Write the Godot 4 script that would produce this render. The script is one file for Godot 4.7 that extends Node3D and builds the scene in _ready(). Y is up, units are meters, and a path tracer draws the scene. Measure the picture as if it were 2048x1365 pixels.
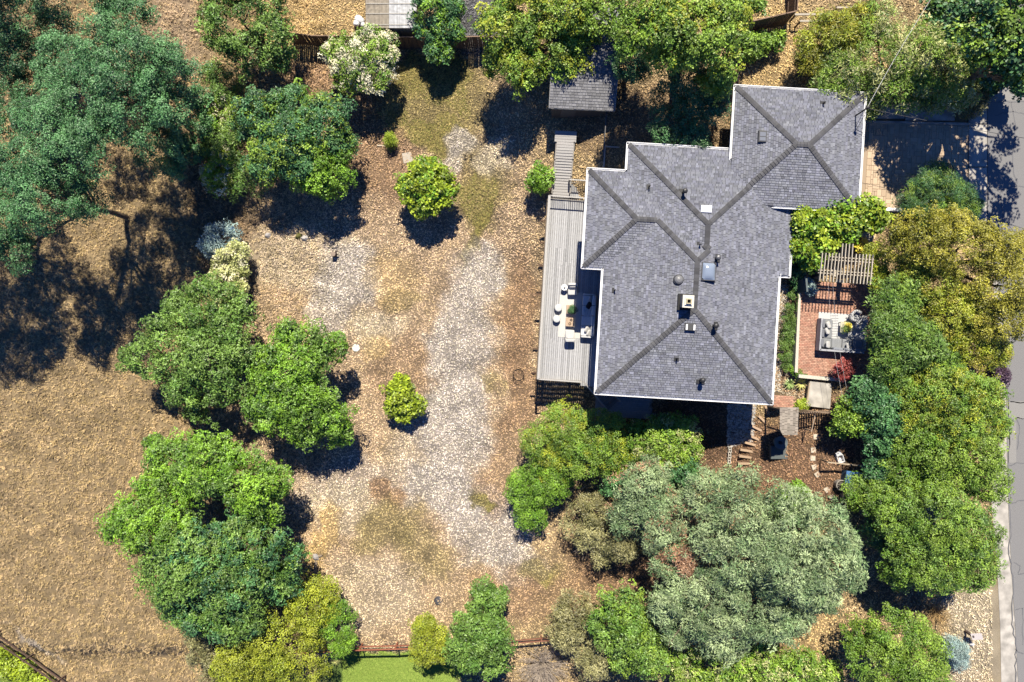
extends Node3D
# A hillside house with its garden, seen from straight above. Metres, y up, north is -z.
# Positions were measured from the photograph as plan positions; at() turns such a plan measure and a height into metres.

const EYE := 51.5          # height of the camera above the yard
const LENS := 1365.0       # focal length in photograph pixels
const EAVE := 8.5
const PITCH := 0.24
const DECK := 3.0
const STREET := 6.0

var rng := RandomNumberGenerator.new()
var lumps := FastNoiseLite.new()
var fine := FastNoiseLite.new()
var taken := {}
var M := {}
var leaf_mesh := {}
var leaf_mat: StandardMaterial3D
var patches := []

# ---------------------------------------------------------------- measuring
func at(px: float, py: float, h: float) -> Vector3:
	return Vector3((px - 1024.0) * (EYE - h) / LENS, h, (py - 682.5) * (EYE - h) / LENS)

func ramp(x: float, z: float) -> float:
	var s := smoothstep(-13.0, 2.0, z)
	var c := lerpf(4.1, 13.5, s)
	var w := lerpf(18.0, 16.0, s)
	return clampf((x - c) / w + 0.5, 0.0, 1.0)

func terrain(x: float, z: float) -> float:
	var t := ramp(x, z)
	var y := STREET * lerpf(t, t * t * (3.0 - 2.0 * t), 0.5)
	y -= 1.1 * smoothstep(22.6, 24.6, z) * (1.0 - smoothstep(6.0, 12.0, x))
	y += 0.22 * lumps.get_noise_2d(x * 4.0, z * 4.0) * (1.0 - smoothstep(0.55, 0.9, t))
	return y

func ground(px: float, py: float, lift := 0.0) -> Vector3:
	var p := at(px, py, 0.0)
	for i in 6:
		p = at(px, py, terrain(p.x, p.z) + lift)
	return p

# ---------------------------------------------------------------- mesh builder (flat shaded, vertex coloured)
class MB:
	var v := PackedVector3Array()
	var c := PackedColorArray()
	var n := PackedVector3Array()
	var tint := Color(1, 1, 1)
	func tri(a: Vector3, b: Vector3, d: Vector3) -> void:
		v.append(a); v.append(b); v.append(d)
		c.append(tint); c.append(tint); c.append(tint)
		var m := (d - a).cross(b - a).normalized()
		n.append(m); n.append(m); n.append(m)
	func quad(a: Vector3, b: Vector3, d: Vector3, e: Vector3) -> void:
		tri(a, b, d); tri(a, d, e)
	func box(o: Vector3, s: Vector3, b := Basis()) -> void:
		hexa(o, s, s, b)
	# a box whose top (size t) may be smaller than its bottom (size s), both given as full sizes
	func hexa(o: Vector3, s: Vector3, t: Vector3, b := Basis()) -> void:
		var p := []
		for k in 8:
			var q := s if k < 4 else t
			var sx := -0.5 if k % 4 == 0 or k % 4 == 3 else 0.5
			var sz := -0.5 if k % 4 < 2 else 0.5
			p.append(o + b * Vector3(q.x * sx, s.y * (-0.5 if k < 4 else 0.5), q.z * sz))
		quad(p[4], p[5], p[6], p[7]); quad(p[0], p[3], p[2], p[1])
		quad(p[0], p[1], p[5], p[4]); quad(p[2], p[3], p[7], p[6])
		quad(p[1], p[2], p[6], p[5]); quad(p[3], p[0], p[4], p[7])
	# a box with its upper edges chamfered by r
	func cbox(o: Vector3, s: Vector3, r: float, b := Basis()) -> void:
		var lower := Vector3(s.x, s.y - r, s.z)
		hexa(o - b * Vector3(0, r * 0.5, 0), lower, lower, b)
		hexa(o + b * Vector3(0, s.y * 0.5 - r * 0.5 + 0.0002, 0), Vector3(s.x, r, s.z), Vector3(s.x - 2.0 * r, r, s.z - 2.0 * r), b)
	func beam(a: Vector3, d: Vector3, w: float, h: float) -> void:
		var l := (d - a).length()
		var x := (d - a) / l
		var z := x.cross(Vector3.UP)
		z = z.normalized() if z.length() > 0.01 else Vector3(0, 0, 1)
		box((a + d) * 0.5, Vector3(l, h, w), Basis(x, z.cross(x), z))
	func tube(a: Vector3, d: Vector3, r0: float, r1: float, seg := 8, caps := true) -> void:
		var x := (d - a).normalized()
		var u := x.cross(Vector3.UP)
		u = u.normalized() if u.length() > 0.05 else Vector3(1, 0, 0)
		var w := x.cross(u)
		for k in seg:
			var s0 := u * cos(TAU * k / seg) + w * sin(TAU * k / seg)
			var s1 := u * cos(TAU * (k + 1) / seg) + w * sin(TAU * (k + 1) / seg)
			quad(a + s0 * r0, a + s1 * r0, d + s1 * r1, d + s0 * r1)
			if caps:
				tri(d, d + s0 * r1, d + s1 * r1)
				tri(a, a + s1 * r0, a + s0 * r0)
	func path(pts: Array, r0: float, r1: float, seg := 6) -> void:
		for k in pts.size() - 1:
			var t0 := float(k) / (pts.size() - 1)
			var t1 := float(k + 1) / (pts.size() - 1)
			tube(pts[k], pts[k + 1], lerpf(r0, r1, t0), lerpf(r0, r1, t1), seg, k == pts.size() - 2)
	func lathe(o: Vector3, prof: Array, seg := 16) -> void:
		for i in prof.size() - 1:
			var p: Vector2 = prof[i]
			var q: Vector2 = prof[i + 1]
			for k in seg:
				var a := TAU * k / seg
				var d := TAU * (k + 1) / seg
				var c0 := Vector3(cos(a), 0, sin(a))
				var c1 := Vector3(cos(d), 0, sin(d))
				quad(o + c0 * p.x + Vector3(0, p.y, 0), o + c0 * q.x + Vector3(0, q.y, 0), o + c1 * q.x + Vector3(0, q.y, 0), o + c1 * p.x + Vector3(0, p.y, 0))
	# a cushion: superellipsoid of full size s, e small = boxier
	func cushion(o: Vector3, s: Vector3, b := Basis(), e := 0.35, seg := 16) -> void:
		var rows := seg / 2
		var pt := func(i: int, k: int) -> Vector3:
			var la := -PI / 2 + PI * i / rows
			var lo := TAU * k / seg
			var g := func(x: float, ex: float) -> float: return signf(x) * pow(absf(x), ex)
			return o + b * Vector3(s.x * 0.5 * g.call(cos(la), e) * g.call(cos(lo), e), s.y * 0.5 * g.call(sin(la), maxf(e, 0.55)), s.z * 0.5 * g.call(cos(la), e) * g.call(sin(lo), e))
		for i in rows:
			for k in seg:
				quad(pt.call(i, k), pt.call(i + 1, k), pt.call(i + 1, k + 1), pt.call(i, k + 1))
	# a flat slab from a plan outline (x, z), top at y1, bottom at y0
	func slab(poly: PackedVector2Array, y0: float, y1: float) -> void:
		var t := Geometry2D.triangulate_polygon(poly)
		for k in range(0, t.size(), 3):
			var a := poly[t[k]]
			var b := poly[t[k + 1]]
			var d := poly[t[k + 2]]
			if (b - a).cross(d - a) < 0.0:
				var x := b
				b = d
				d = x
			tri(Vector3(a.x, y1, a.y), Vector3(b.x, y1, b.y), Vector3(d.x, y1, d.y))
		for k in poly.size():
			var a := poly[k]
			var b := poly[(k + 1) % poly.size()]
			quad(Vector3(a.x, y0, a.y), Vector3(b.x, y0, b.y), Vector3(b.x, y1, b.y), Vector3(a.x, y1, a.y))
	func mesh() -> ArrayMesh:
		var m := ArrayMesh.new()
		var arr := []
		arr.resize(Mesh.ARRAY_MAX)
		arr[Mesh.ARRAY_VERTEX] = v
		arr[Mesh.ARRAY_NORMAL] = n
		arr[Mesh.ARRAY_COLOR] = c
		m.add_surface_from_arrays(Mesh.PRIMITIVE_TRIANGLES, arr)
		return m

# ---------------------------------------------------------------- scene helpers
func numbered(called: String) -> String:
	if not taken.has(called):
		taken[called] = 0
		return called
	taken[called] += 1
	return "%s_%03d" % [called, taken[called]]

func tag(o: Node3D, label: String, category: String, group := "") -> Node3D:
	o.set_meta("label", label)
	o.set_meta("category", category)
	if group:
		o.set_meta("group", group)
	return o

func thing(called: String, label: String, category: String, where := Vector3.ZERO, turn := 0.0, group := "") -> Node3D:
	var o := Node3D.new()
	o.name = numbered(called)
	add_child(o)
	o.position = where
	o.rotation.y = turn
	return tag(o, label, category, group)

func put(called: String, m, material: Material, parent: Node = null, where := Vector3.ZERO, turn := 0.0) -> MeshInstance3D:
	var o := MeshInstance3D.new()
	o.mesh = m.mesh() if m is MB else m
	o.material_override = material
	o.name = numbered(called) if parent == null else called
	o.position = where
	o.rotation.y = turn
	if parent == null:
		add_child(o)
	else:
		parent.add_child(o, true)
	return o

func single(called: String, label: String, category: String, m, material: Material, where := Vector3.ZERO, turn := 0.0, group := "") -> MeshInstance3D:
	var o := put(called, m, material, null, where, turn)
	tag(o, label, category, group)
	return o

func structure(called: String, m, material: Material) -> MeshInstance3D:
	var o := put(called, m, material)
	o.set_meta("kind", "structure")
	return o

func stuff(o: Node3D) -> Node3D:
	o.set_meta("kind", "stuff")
	return o

func lin(r: float, g: float, b: float) -> Color:
	return Color(r, g, b).linear_to_srgb()

func grain(freq: float, low: float, high: float, stretch := 1.0, kind := FastNoiseLite.TYPE_SIMPLEX_SMOOTH) -> Texture2D:
	var f := FastNoiseLite.new()
	f.noise_type = kind
	f.seed = int(freq * 1000.0) + 7
	f.frequency = freq
	f.fractal_octaves = 4
	var im := Image.create(256, 256, false, Image.FORMAT_RGB8)
	for y in 256:
		for x in 256:
			# blended over the edges so that the repeats meet
			var u := x / 256.0
			var w := y / 256.0
			var s := 0.0
			s += f.get_noise_2d(x * stretch, y) * (1.0 - u) * (1.0 - w)
			s += f.get_noise_2d((x - 256) * stretch, y) * u * (1.0 - w)
			s += f.get_noise_2d(x * stretch, y - 256) * (1.0 - u) * w
			s += f.get_noise_2d((x - 256) * stretch, y - 256) * u * w
			var g := lerpf(low, high, clampf(s * 1.1 + 0.5, 0.0, 1.0))
			im.set_pixel(x, y, Color(g, g, g))
	return ImageTexture.create_from_image(im)

func mat(c: Color, rough := 0.85, tex: Texture2D = null, scale := Vector3.ONE, metal := 0.0) -> StandardMaterial3D:
	var m := StandardMaterial3D.new()
	m.albedo_color = c
	m.roughness = rough
	m.metallic = metal
	m.vertex_color_use_as_albedo = true
	m.cull_mode = BaseMaterial3D.CULL_DISABLED
	if tex:
		m.albedo_texture = tex
		m.uv1_triplanar = true
		m.uv1_world_triplanar = true
		m.uv1_scale = scale
	return m

func rnd(a: float, b: float) -> float:
	return rng.randf_range(a, b)

func g3(v: float) -> Color:
	return Color(v, v, v)

func plan(pts: Array, h: float) -> PackedVector2Array:
	var out := PackedVector2Array()
	for p in pts:
		var q := at(p[0], p[1], h)
		out.append(Vector2(q.x, q.z))
	return out

# ---------------------------------------------------------------- start
func _ready() -> void:
	rng.seed = 20260
	lumps.seed = 11
	lumps.frequency = 0.05
	fine.seed = 5
	fine.frequency = 0.25
	var cam := Camera3D.new()
	cam.name = "camera"
	cam.position = Vector3(0, EYE, 0)
	cam.rotation_degrees = Vector3(-90, 0, 0)
	cam.fov = rad_to_deg(2.0 * atan(682.5 / LENS))
	cam.near = 0.5
	cam.far = 2000.0
	add_child(cam)
	var sky := ProceduralSkyMaterial.new()
	sky.sky_top_color = Color(0.18, 0.37, 0.72)
	sky.sky_horizon_color = Color(0.58, 0.72, 0.90)
	sky.sky_curve = 0.12
	sky.ground_bottom_color = Color(0.22, 0.19, 0.14)
	sky.ground_horizon_color = Color(0.5, 0.52, 0.5)
	sky.sun_angle_max = 4.0
	sky.sky_energy_multiplier = 0.74
	var env := Environment.new()
	env.background_mode = Environment.BG_SKY
	env.sky = Sky.new()
	env.sky.sky_material = sky
	env.tonemap_mode = Environment.TONE_MAPPER_LINEAR
	env.tonemap_exposure = 1.85
	env.sdfgi_enabled = true
	env.ssao_enabled = true
	env.ssil_enabled = true
	var we := WorldEnvironment.new()
	we.name = "surroundings"
	we.environment = env
	add_child(we)
	var sun := DirectionalLight3D.new()
	sun.name = "sun"
	sun.light_color = Color(1.0, 0.965, 0.90)
	sun.light_energy = 1.6
	sun.light_angular_distance = 0.5
	sun.shadow_enabled = true
	sun.look_at_from_position(Vector3.ZERO, Vector3(-0.01, -1.0, 0.72), Vector3.UP)
	add_child(sun)
	make_materials()
	make_ground()
	make_road()
	make_house()
	make_deck()
	make_patio()
	make_shed()
	make_fences()
	make_garden()
	make_plants()
	make_furniture()
	make_litter()

func make_materials() -> void:
	var wood := grain(0.05, 0.72, 1.0, 5.0)
	var spots := grain(0.09, 0.7, 1.0)
	var blots := grain(0.02, 0.75, 1.0)
	var specks := grain(0.3, 0.6, 1.0)
	M.soil = mat(Color.WHITE, 0.95, specks, Vector3(0.23, 0.23, 0.23))
	M.chips = mat(Color.WHITE, 0.9)
	M.asphalt = mat(lin(0.27, 0.265, 0.26), 0.92, specks, Vector3(0.45, 0.45, 0.45))
	M.concrete = mat(lin(0.44, 0.41, 0.36), 0.9, blots, Vector3(0.21, 0.21, 0.21))
	M.tar = mat(lin(0.11, 0.11, 0.115), 0.7)
	M.shingle = mat(Color.WHITE, 0.95, specks, Vector3(1.9, 1.9, 1.9))
	M.white = mat(lin(0.78, 0.78, 0.77), 0.6)
	M.siding = mat(lin(0.17, 0.21, 0.22), 0.8, blots, Vector3(0.3, 0.3, 0.3))
	M.metal = mat(lin(0.22, 0.22, 0.23), 0.5, null, Vector3.ONE, 0.5)
	M.dark = mat(lin(0.03, 0.03, 0.032), 0.7)
	M.glass = mat(lin(0.06, 0.075, 0.10), 0.12)
	M.glass.metallic_specular = 0.8
	M.deckwood = mat(Color.WHITE, 0.9, wood, Vector3(1.1, 1.1, 0.22))
	M.wood = mat(Color.WHITE, 0.88, spots, Vector3(0.8, 0.8, 0.8))
	M.cloth = mat(Color.WHITE, 0.95, specks, Vector3(2.0, 2.0, 2.0))
	M.stone = mat(Color.WHITE, 0.9, spots, Vector3(1.2, 1.2, 1.2))
	M.tin = mat(Color.WHITE, 0.45, blots, Vector3(0.5, 0.5, 0.5), 0.3)
	M.plain = mat(Color.WHITE, 0.75)
	M.bark = mat(Color.WHITE, 0.95, spots, Vector3(1.5, 1.5, 1.5))
	leaf_mat = StandardMaterial3D.new()
	leaf_mat.vertex_color_use_as_albedo = true
	leaf_mat.roughness = 0.5
	leaf_mat.cull_mode = BaseMaterial3D.CULL_DISABLED
	leaf_mat.backlight_enabled = true
	leaf_mat.backlight = Color(0.28, 0.32, 0.1)

# ---------------------------------------------------------------- ground
const SOILS := {
	"dry": Color(0.46, 0.335, 0.175), "mulch": Color(0.37, 0.235, 0.135), "pale": Color(0.55, 0.485, 0.415), "tan": Color(0.54, 0.395, 0.25),
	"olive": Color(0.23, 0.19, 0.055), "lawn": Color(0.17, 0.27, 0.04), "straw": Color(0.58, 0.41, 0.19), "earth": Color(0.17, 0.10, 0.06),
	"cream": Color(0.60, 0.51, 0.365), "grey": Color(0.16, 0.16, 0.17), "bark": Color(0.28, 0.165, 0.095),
}
const LAND := [
	# soil, plan x, plan y, half width, half height, turn in degrees, strength
	["tan", 800, 700, 330, 620, 0, 1.0], ["mulch", 660, 150, 110, 70, 0, 0.9], ["mulch", 750, 320, 75, 120, 0, 0.9], ["mulch", 600, 480, 130, 60, 0, 0.45],
	["tan", 760, 470, 130, 70, 0, 0.8], ["cream", 620, 510, 130, 70, 0, 0.6], ["pale", 700, 550, 60, 75, 20, 0.9], ["pale", 660, 620, 45, 50, 0, 0.8], ["cream", 755, 660, 60, 40, 0, 0.8],
	["olive", 865, 200, 120, 95, 0, 0.75], ["olive", 835, 145, 90, 40, 0, 0.6], ["olive", 890, 285, 80, 40, 10, 0.8], ["olive", 965, 380, 50, 75, 15, 0.8], ["olive", 948, 480, 14, 70, 25, 0.9],
	["cream", 995, 310, 35, 50, 30, 0.8], ["pale", 920, 285, 40, 28, 0, 0.75], ["pale", 905, 320, 28, 24, 0, 0.7],
	["pale", 920, 700, 62, 190, 5, 0.95], ["pale", 965, 550, 45, 55, 20, 0.95], ["pale", 880, 880, 100, 110, 20, 0.9], ["pale", 900, 990, 110, 60, 25, 0.9], ["pale", 985, 1060, 80, 75, 30, 0.85], ["pale", 1030, 1130, 60, 40, 20, 0.7],
	["pale", 700, 960, 110, 40, -15, 0.5], ["cream", 680, 1010, 90, 45, -10, 0.6], ["mulch", 1040, 640, 36, 140, 5, 0.9], ["mulch", 1045, 800, 40, 80, 0, 0.8], ["mulch", 1000, 930, 30, 110, 10, 0.55], ["mulch", 800, 740, 60, 90, 10, 0.5],
	["mulch", 770, 985, 45, 25, 30, 0.9], ["olive", 770, 1055, 75, 45, -25, 0.65], ["olive", 850, 1110, 65, 50, 30, 0.55], ["olive", 960, 995, 18, 22, 0, 0.9], ["olive", 800, 600, 40, 22, 0, 0.5], ["olive", 985, 770, 20, 25, 0, 0.5],
	["straw", 645, 1080, 26, 80, 10, 0.9], ["straw", 750, 700, 30, 25, 0, 0.7], ["straw", 790, 560, 60, 50, 0, 0.5], ["straw", 800, 900, 40, 60, 0, 0.4], ["mulch", 1000, 1190, 80, 50, 0, 0.6], ["cream", 740, 1190, 100, 70, 0, 0.5],
	["lawn", 775, 1345, 150, 52, 0, 1.0], ["lawn", 25, 1338, 50, 32, 30, 0.9], ["straw", 620, 40, 140, 75, 0, 0.9], ["tan", 350, 50, 60, 110, 0, 0.9], ["straw", 1540, 115, 80, 90, 0, 0.9], ["straw", 1500, 20, 90, 40, 0, 0.9],
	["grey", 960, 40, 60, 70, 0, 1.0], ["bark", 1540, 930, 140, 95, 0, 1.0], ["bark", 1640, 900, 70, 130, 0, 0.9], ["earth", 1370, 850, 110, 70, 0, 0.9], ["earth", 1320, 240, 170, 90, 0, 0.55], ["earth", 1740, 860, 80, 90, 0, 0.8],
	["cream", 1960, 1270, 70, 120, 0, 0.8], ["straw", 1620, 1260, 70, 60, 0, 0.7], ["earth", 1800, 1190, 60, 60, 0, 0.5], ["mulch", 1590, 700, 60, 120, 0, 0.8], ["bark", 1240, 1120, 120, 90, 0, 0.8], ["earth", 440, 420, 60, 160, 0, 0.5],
	["pale", 60, 1285, 12, 60, -48, 0.7], ["mulch", 1100, 1200, 80, 50, 0, 0.6], ["olive", 1075, 1150, 40, 20, 0, 0.7], ["dry", 960, 100, 40, 20, 0, 0.0],
]

func soil(x: float, z: float) -> Color:
	# wandering edges
	var wx := x + 1.1 * lumps.get_noise_2d(x * 5.0, z * 5.0 + 90.0) + 0.5 * fine.get_noise_2d(x * 3.0, z * 3.0)
	var wz := z + 1.1 * lumps.get_noise_2d(x * 5.0 + 300.0, z * 5.0) + 0.5 * fine.get_noise_2d(x * 3.0 + 70.0, z * 3.0)
	var c: Color = SOILS.dry
	for p in patches:
		var dx: float = wx - p[1]
		var dz: float = wz - p[2]
		if absf(dx) > p[7] or absf(dz) > p[7]:
			continue
		var u: float = (dx * p[5] + dz * p[6]) / p[3]
		var w: float = (-dx * p[6] + dz * p[5]) / p[4]
		var q := u * u + w * w
		if q < 1.7:
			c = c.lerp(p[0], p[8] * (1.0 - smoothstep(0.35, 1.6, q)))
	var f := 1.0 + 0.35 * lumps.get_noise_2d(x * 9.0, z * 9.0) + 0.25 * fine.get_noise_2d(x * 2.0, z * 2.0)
	return Color(c.r * f, c.g * f, c.b * f)

func make_ground() -> void:
	for p in LAND:
		var q := ground(p[1], p[2])
		var k: float = (EYE - q.y) / LENS
		var a := deg_to_rad(p[5])
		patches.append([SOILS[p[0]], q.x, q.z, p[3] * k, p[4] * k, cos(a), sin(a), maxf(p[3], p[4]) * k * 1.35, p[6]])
	var xs := PackedFloat32Array()
	var zs := PackedFloat32Array()
	for e in [-900.0, -300.0, -110.0, -70.0, -54.0]:
		xs.append(e)
	for i in 481:
		xs.append(-46.0 + i * 92.0 / 480.0)
	for e in [54.0, 70.0, 110.0, 300.0, 900.0]:
		xs.append(e)
	for e in [-900.0, -300.0, -100.0, -60.0, -40.0]:
		zs.append(e)
	for i in 341:
		zs.append(-32.5 + i * 65.0 / 340.0)
	for e in [40.0, 60.0, 100.0, 300.0, 900.0]:
		zs.append(e)
	var nx := xs.size()
	var nz := zs.size()
	var v := PackedVector3Array()
	var c := PackedColorArray()
	var n := PackedVector3Array()
	var idx := PackedInt32Array()
	for j in nz:
		for i in nx:
			var x := xs[i]
			var z := zs[j]
			var bump := 0.035 * fine.get_noise_2d(x * 9.0, z * 9.0) + 0.03 * fine.get_noise_2d(x * 22.0, z * 22.0)
			v.append(Vector3(x, terrain(x, z) + bump * (1.0 - smoothstep(0.75, 0.95, ramp(x, z))), z))
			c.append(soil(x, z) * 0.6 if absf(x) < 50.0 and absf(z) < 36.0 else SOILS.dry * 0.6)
	n.resize(v.size())
	for j in nz:
		for i in nx:
			var a := v[j * nx + maxi(i - 1, 0)]
			var b := v[j * nx + mini(i + 1, nx - 1)]
			var d := v[maxi(j - 1, 0) * nx + i]
			var e := v[mini(j + 1, nz - 1) * nx + i]
			n[j * nx + i] = (e - d).cross(b - a).normalized()
	for j in nz - 1:
		for i in nx - 1:
			var k := j * nx + i
			idx.append_array(PackedInt32Array([k, k + 1, k + nx + 1, k, k + nx + 1, k + nx]))
	var arr := []
	arr.resize(Mesh.ARRAY_MAX)
	arr[Mesh.ARRAY_VERTEX] = v
	arr[Mesh.ARRAY_NORMAL] = n
	arr[Mesh.ARRAY_COLOR] = c
	arr[Mesh.ARRAY_INDEX] = idx
	var m := ArrayMesh.new()
	m.add_surface_from_arrays(Mesh.PRIMITIVE_TRIANGLES, arr)
	structure("ground", m, M.soil)

# places that no loose chips or grass may lie on: plan outlines at street level
const PAVED := [[1716, 205, 1985, 420], [1970, -200, 2300, 700], [1984, 700, 2300, 1600], [1595, 560, 1760, 762], [1545, 785, 1590, 818]]

func is_paved(x: float, z: float) -> bool:
	var px := x * LENS / (EYE - STREET) + 1024.0
	var py := z * LENS / (EYE - STREET) + 682.5
	for r in PAVED:
		if px > r[0] and px < r[2] and py > r[1] and py < r[3]:
			return true
	return false

func make_litter() -> void:
	# loose wood chips and cut straw in the yard
	var chips := MB.new()
	var tries := 0
	for k in 340000:
		var x := rnd(-20.0, 36.0)
		var z := rnd(-27.0, 27.0)
		var y := terrain(x, z)
		if y > 4.8 and is_paved(x, z):
			continue
		if x > 6.5 and x < 16.5 and z > -9.5 and z < 3.0:
			continue
		var c := soil(x, z)
		if c.g > c.r * 1.15:
			continue
		var f := pow(rng.randf(), 1.1) * 1.2 + 0.42
		chips.tint = Color(c.r * f, c.g * f, c.b * f * rnd(0.85, 1.1))
		if x < -19.0:
			continue
		var a := rng.randf() * TAU
		var l := rnd(0.035, 0.115)
		var d := Vector3(cos(a), rnd(-0.35, 0.35), sin(a)) * l
		var s := Vector3(-sin(a), rnd(-0.6, 0.6), cos(a)) * rnd(0.018, 0.038)
		var o := Vector3(x, y + rnd(0.03, 0.09), z)
		chips.tri(o - d, o + s, o + d)
		chips.tri(o - d, o + d, o - s + Vector3(0, -0.02, 0))
	var w := put("wood_chips", chips, M.chips)
	tag(stuff(w), "loose tan wood chips and straw strewn over the yard", "wood chips")
	# dry mown grass of the field: bent blades in wandering swathes
	var grass := MB.new()
	for k in 110000:
		var x := rnd(-44.0, -14.0)
		var z := rnd(-31.0, 30.0)
		var c := soil(x, z)
		var swathe := lumps.get_noise_2d(x * 16.0, z * 34.0)
		if swathe < -0.05 and rng.randf() < 0.72:
			continue
		var a := swathe * 5.0 + rnd(-0.7, 0.7) + (PI if rng.randf() < 0.5 else 0.0)
		var y := terrain(x, z)
		var f := rnd(0.4, 1.45)
		grass.tint = Color(c.r * f, c.g * f, c.b * f * rnd(0.8, 1.1))
		for b in 3:
			var aa := a + rnd(-0.5, 0.5)
			var l := rnd(0.12, 0.30)
			var o := Vector3(x + rnd(-0.07, 0.07), y, z + rnd(-0.07, 0.07))
			var side := Vector3(-sin(aa), 0.0, cos(aa)) * rnd(0.012, 0.028)
			var mid := o + Vector3(cos(aa) * l * 0.5, rnd(0.07, 0.2), sin(aa) * l * 0.5)
			var tip := o + Vector3(cos(aa) * l, rnd(0.03, 0.13), sin(aa) * l)
			grass.tri(o - side, mid, o + side)
			grass.tri(mid - side, tip, mid + side)
	var g := put("dry_grass", grass, M.chips)
	tag(stuff(g), "dry golden mown grass of the field", "grass")
	# green lawn beyond the red fence and sparse green in the yard
	var lawn := MB.new()
	for k in 130000:
		var where := rng.randi() % 10
		var x := rnd(-13.0, 1.5)
		var z := rnd(22.6, 27.5)
		if where == 0:
			x = rnd(-40.0, -33.0)
			z = rnd(21.0, 26.5)
		elif where > 4:
			x = rnd(-12.0, 3.0)
			z = rnd(-23.0, 20.0)
		var c := soil(x, z)
		var green := where < 5 and c.g > c.r * 1.02
		var olive := c.b < c.r * 0.33 and c.g > c.r * 0.72
		if not green and not (olive and where > 4):
			continue
		var y := terrain(x, z)
		lawn.tint = Color(0.13, 0.22, 0.025).lerp(Color(0.30, 0.38, 0.075), rng.randf()) if green else Color(0.16, 0.18, 0.04).lerp(Color(0.38, 0.30, 0.10), rng.randf())
		for b in 4:
			var a := rng.randf() * TAU
			var o := Vector3(x + rnd(-0.06, 0.06), y, z + rnd(-0.06, 0.06))
			var l := rnd(0.05, 0.16)
			var side := Vector3(-sin(a), 0.0, cos(a)) * rnd(0.012, 0.03)
			lawn.tri(o - side, o + Vector3(cos(a) * l, rnd(0.05, 0.11), sin(a) * l), o + side)
	var l2 := put("grass", lawn, M.chips)
	tag(stuff(l2), "short green grass beyond the red fence and in the yard", "grass")

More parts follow.
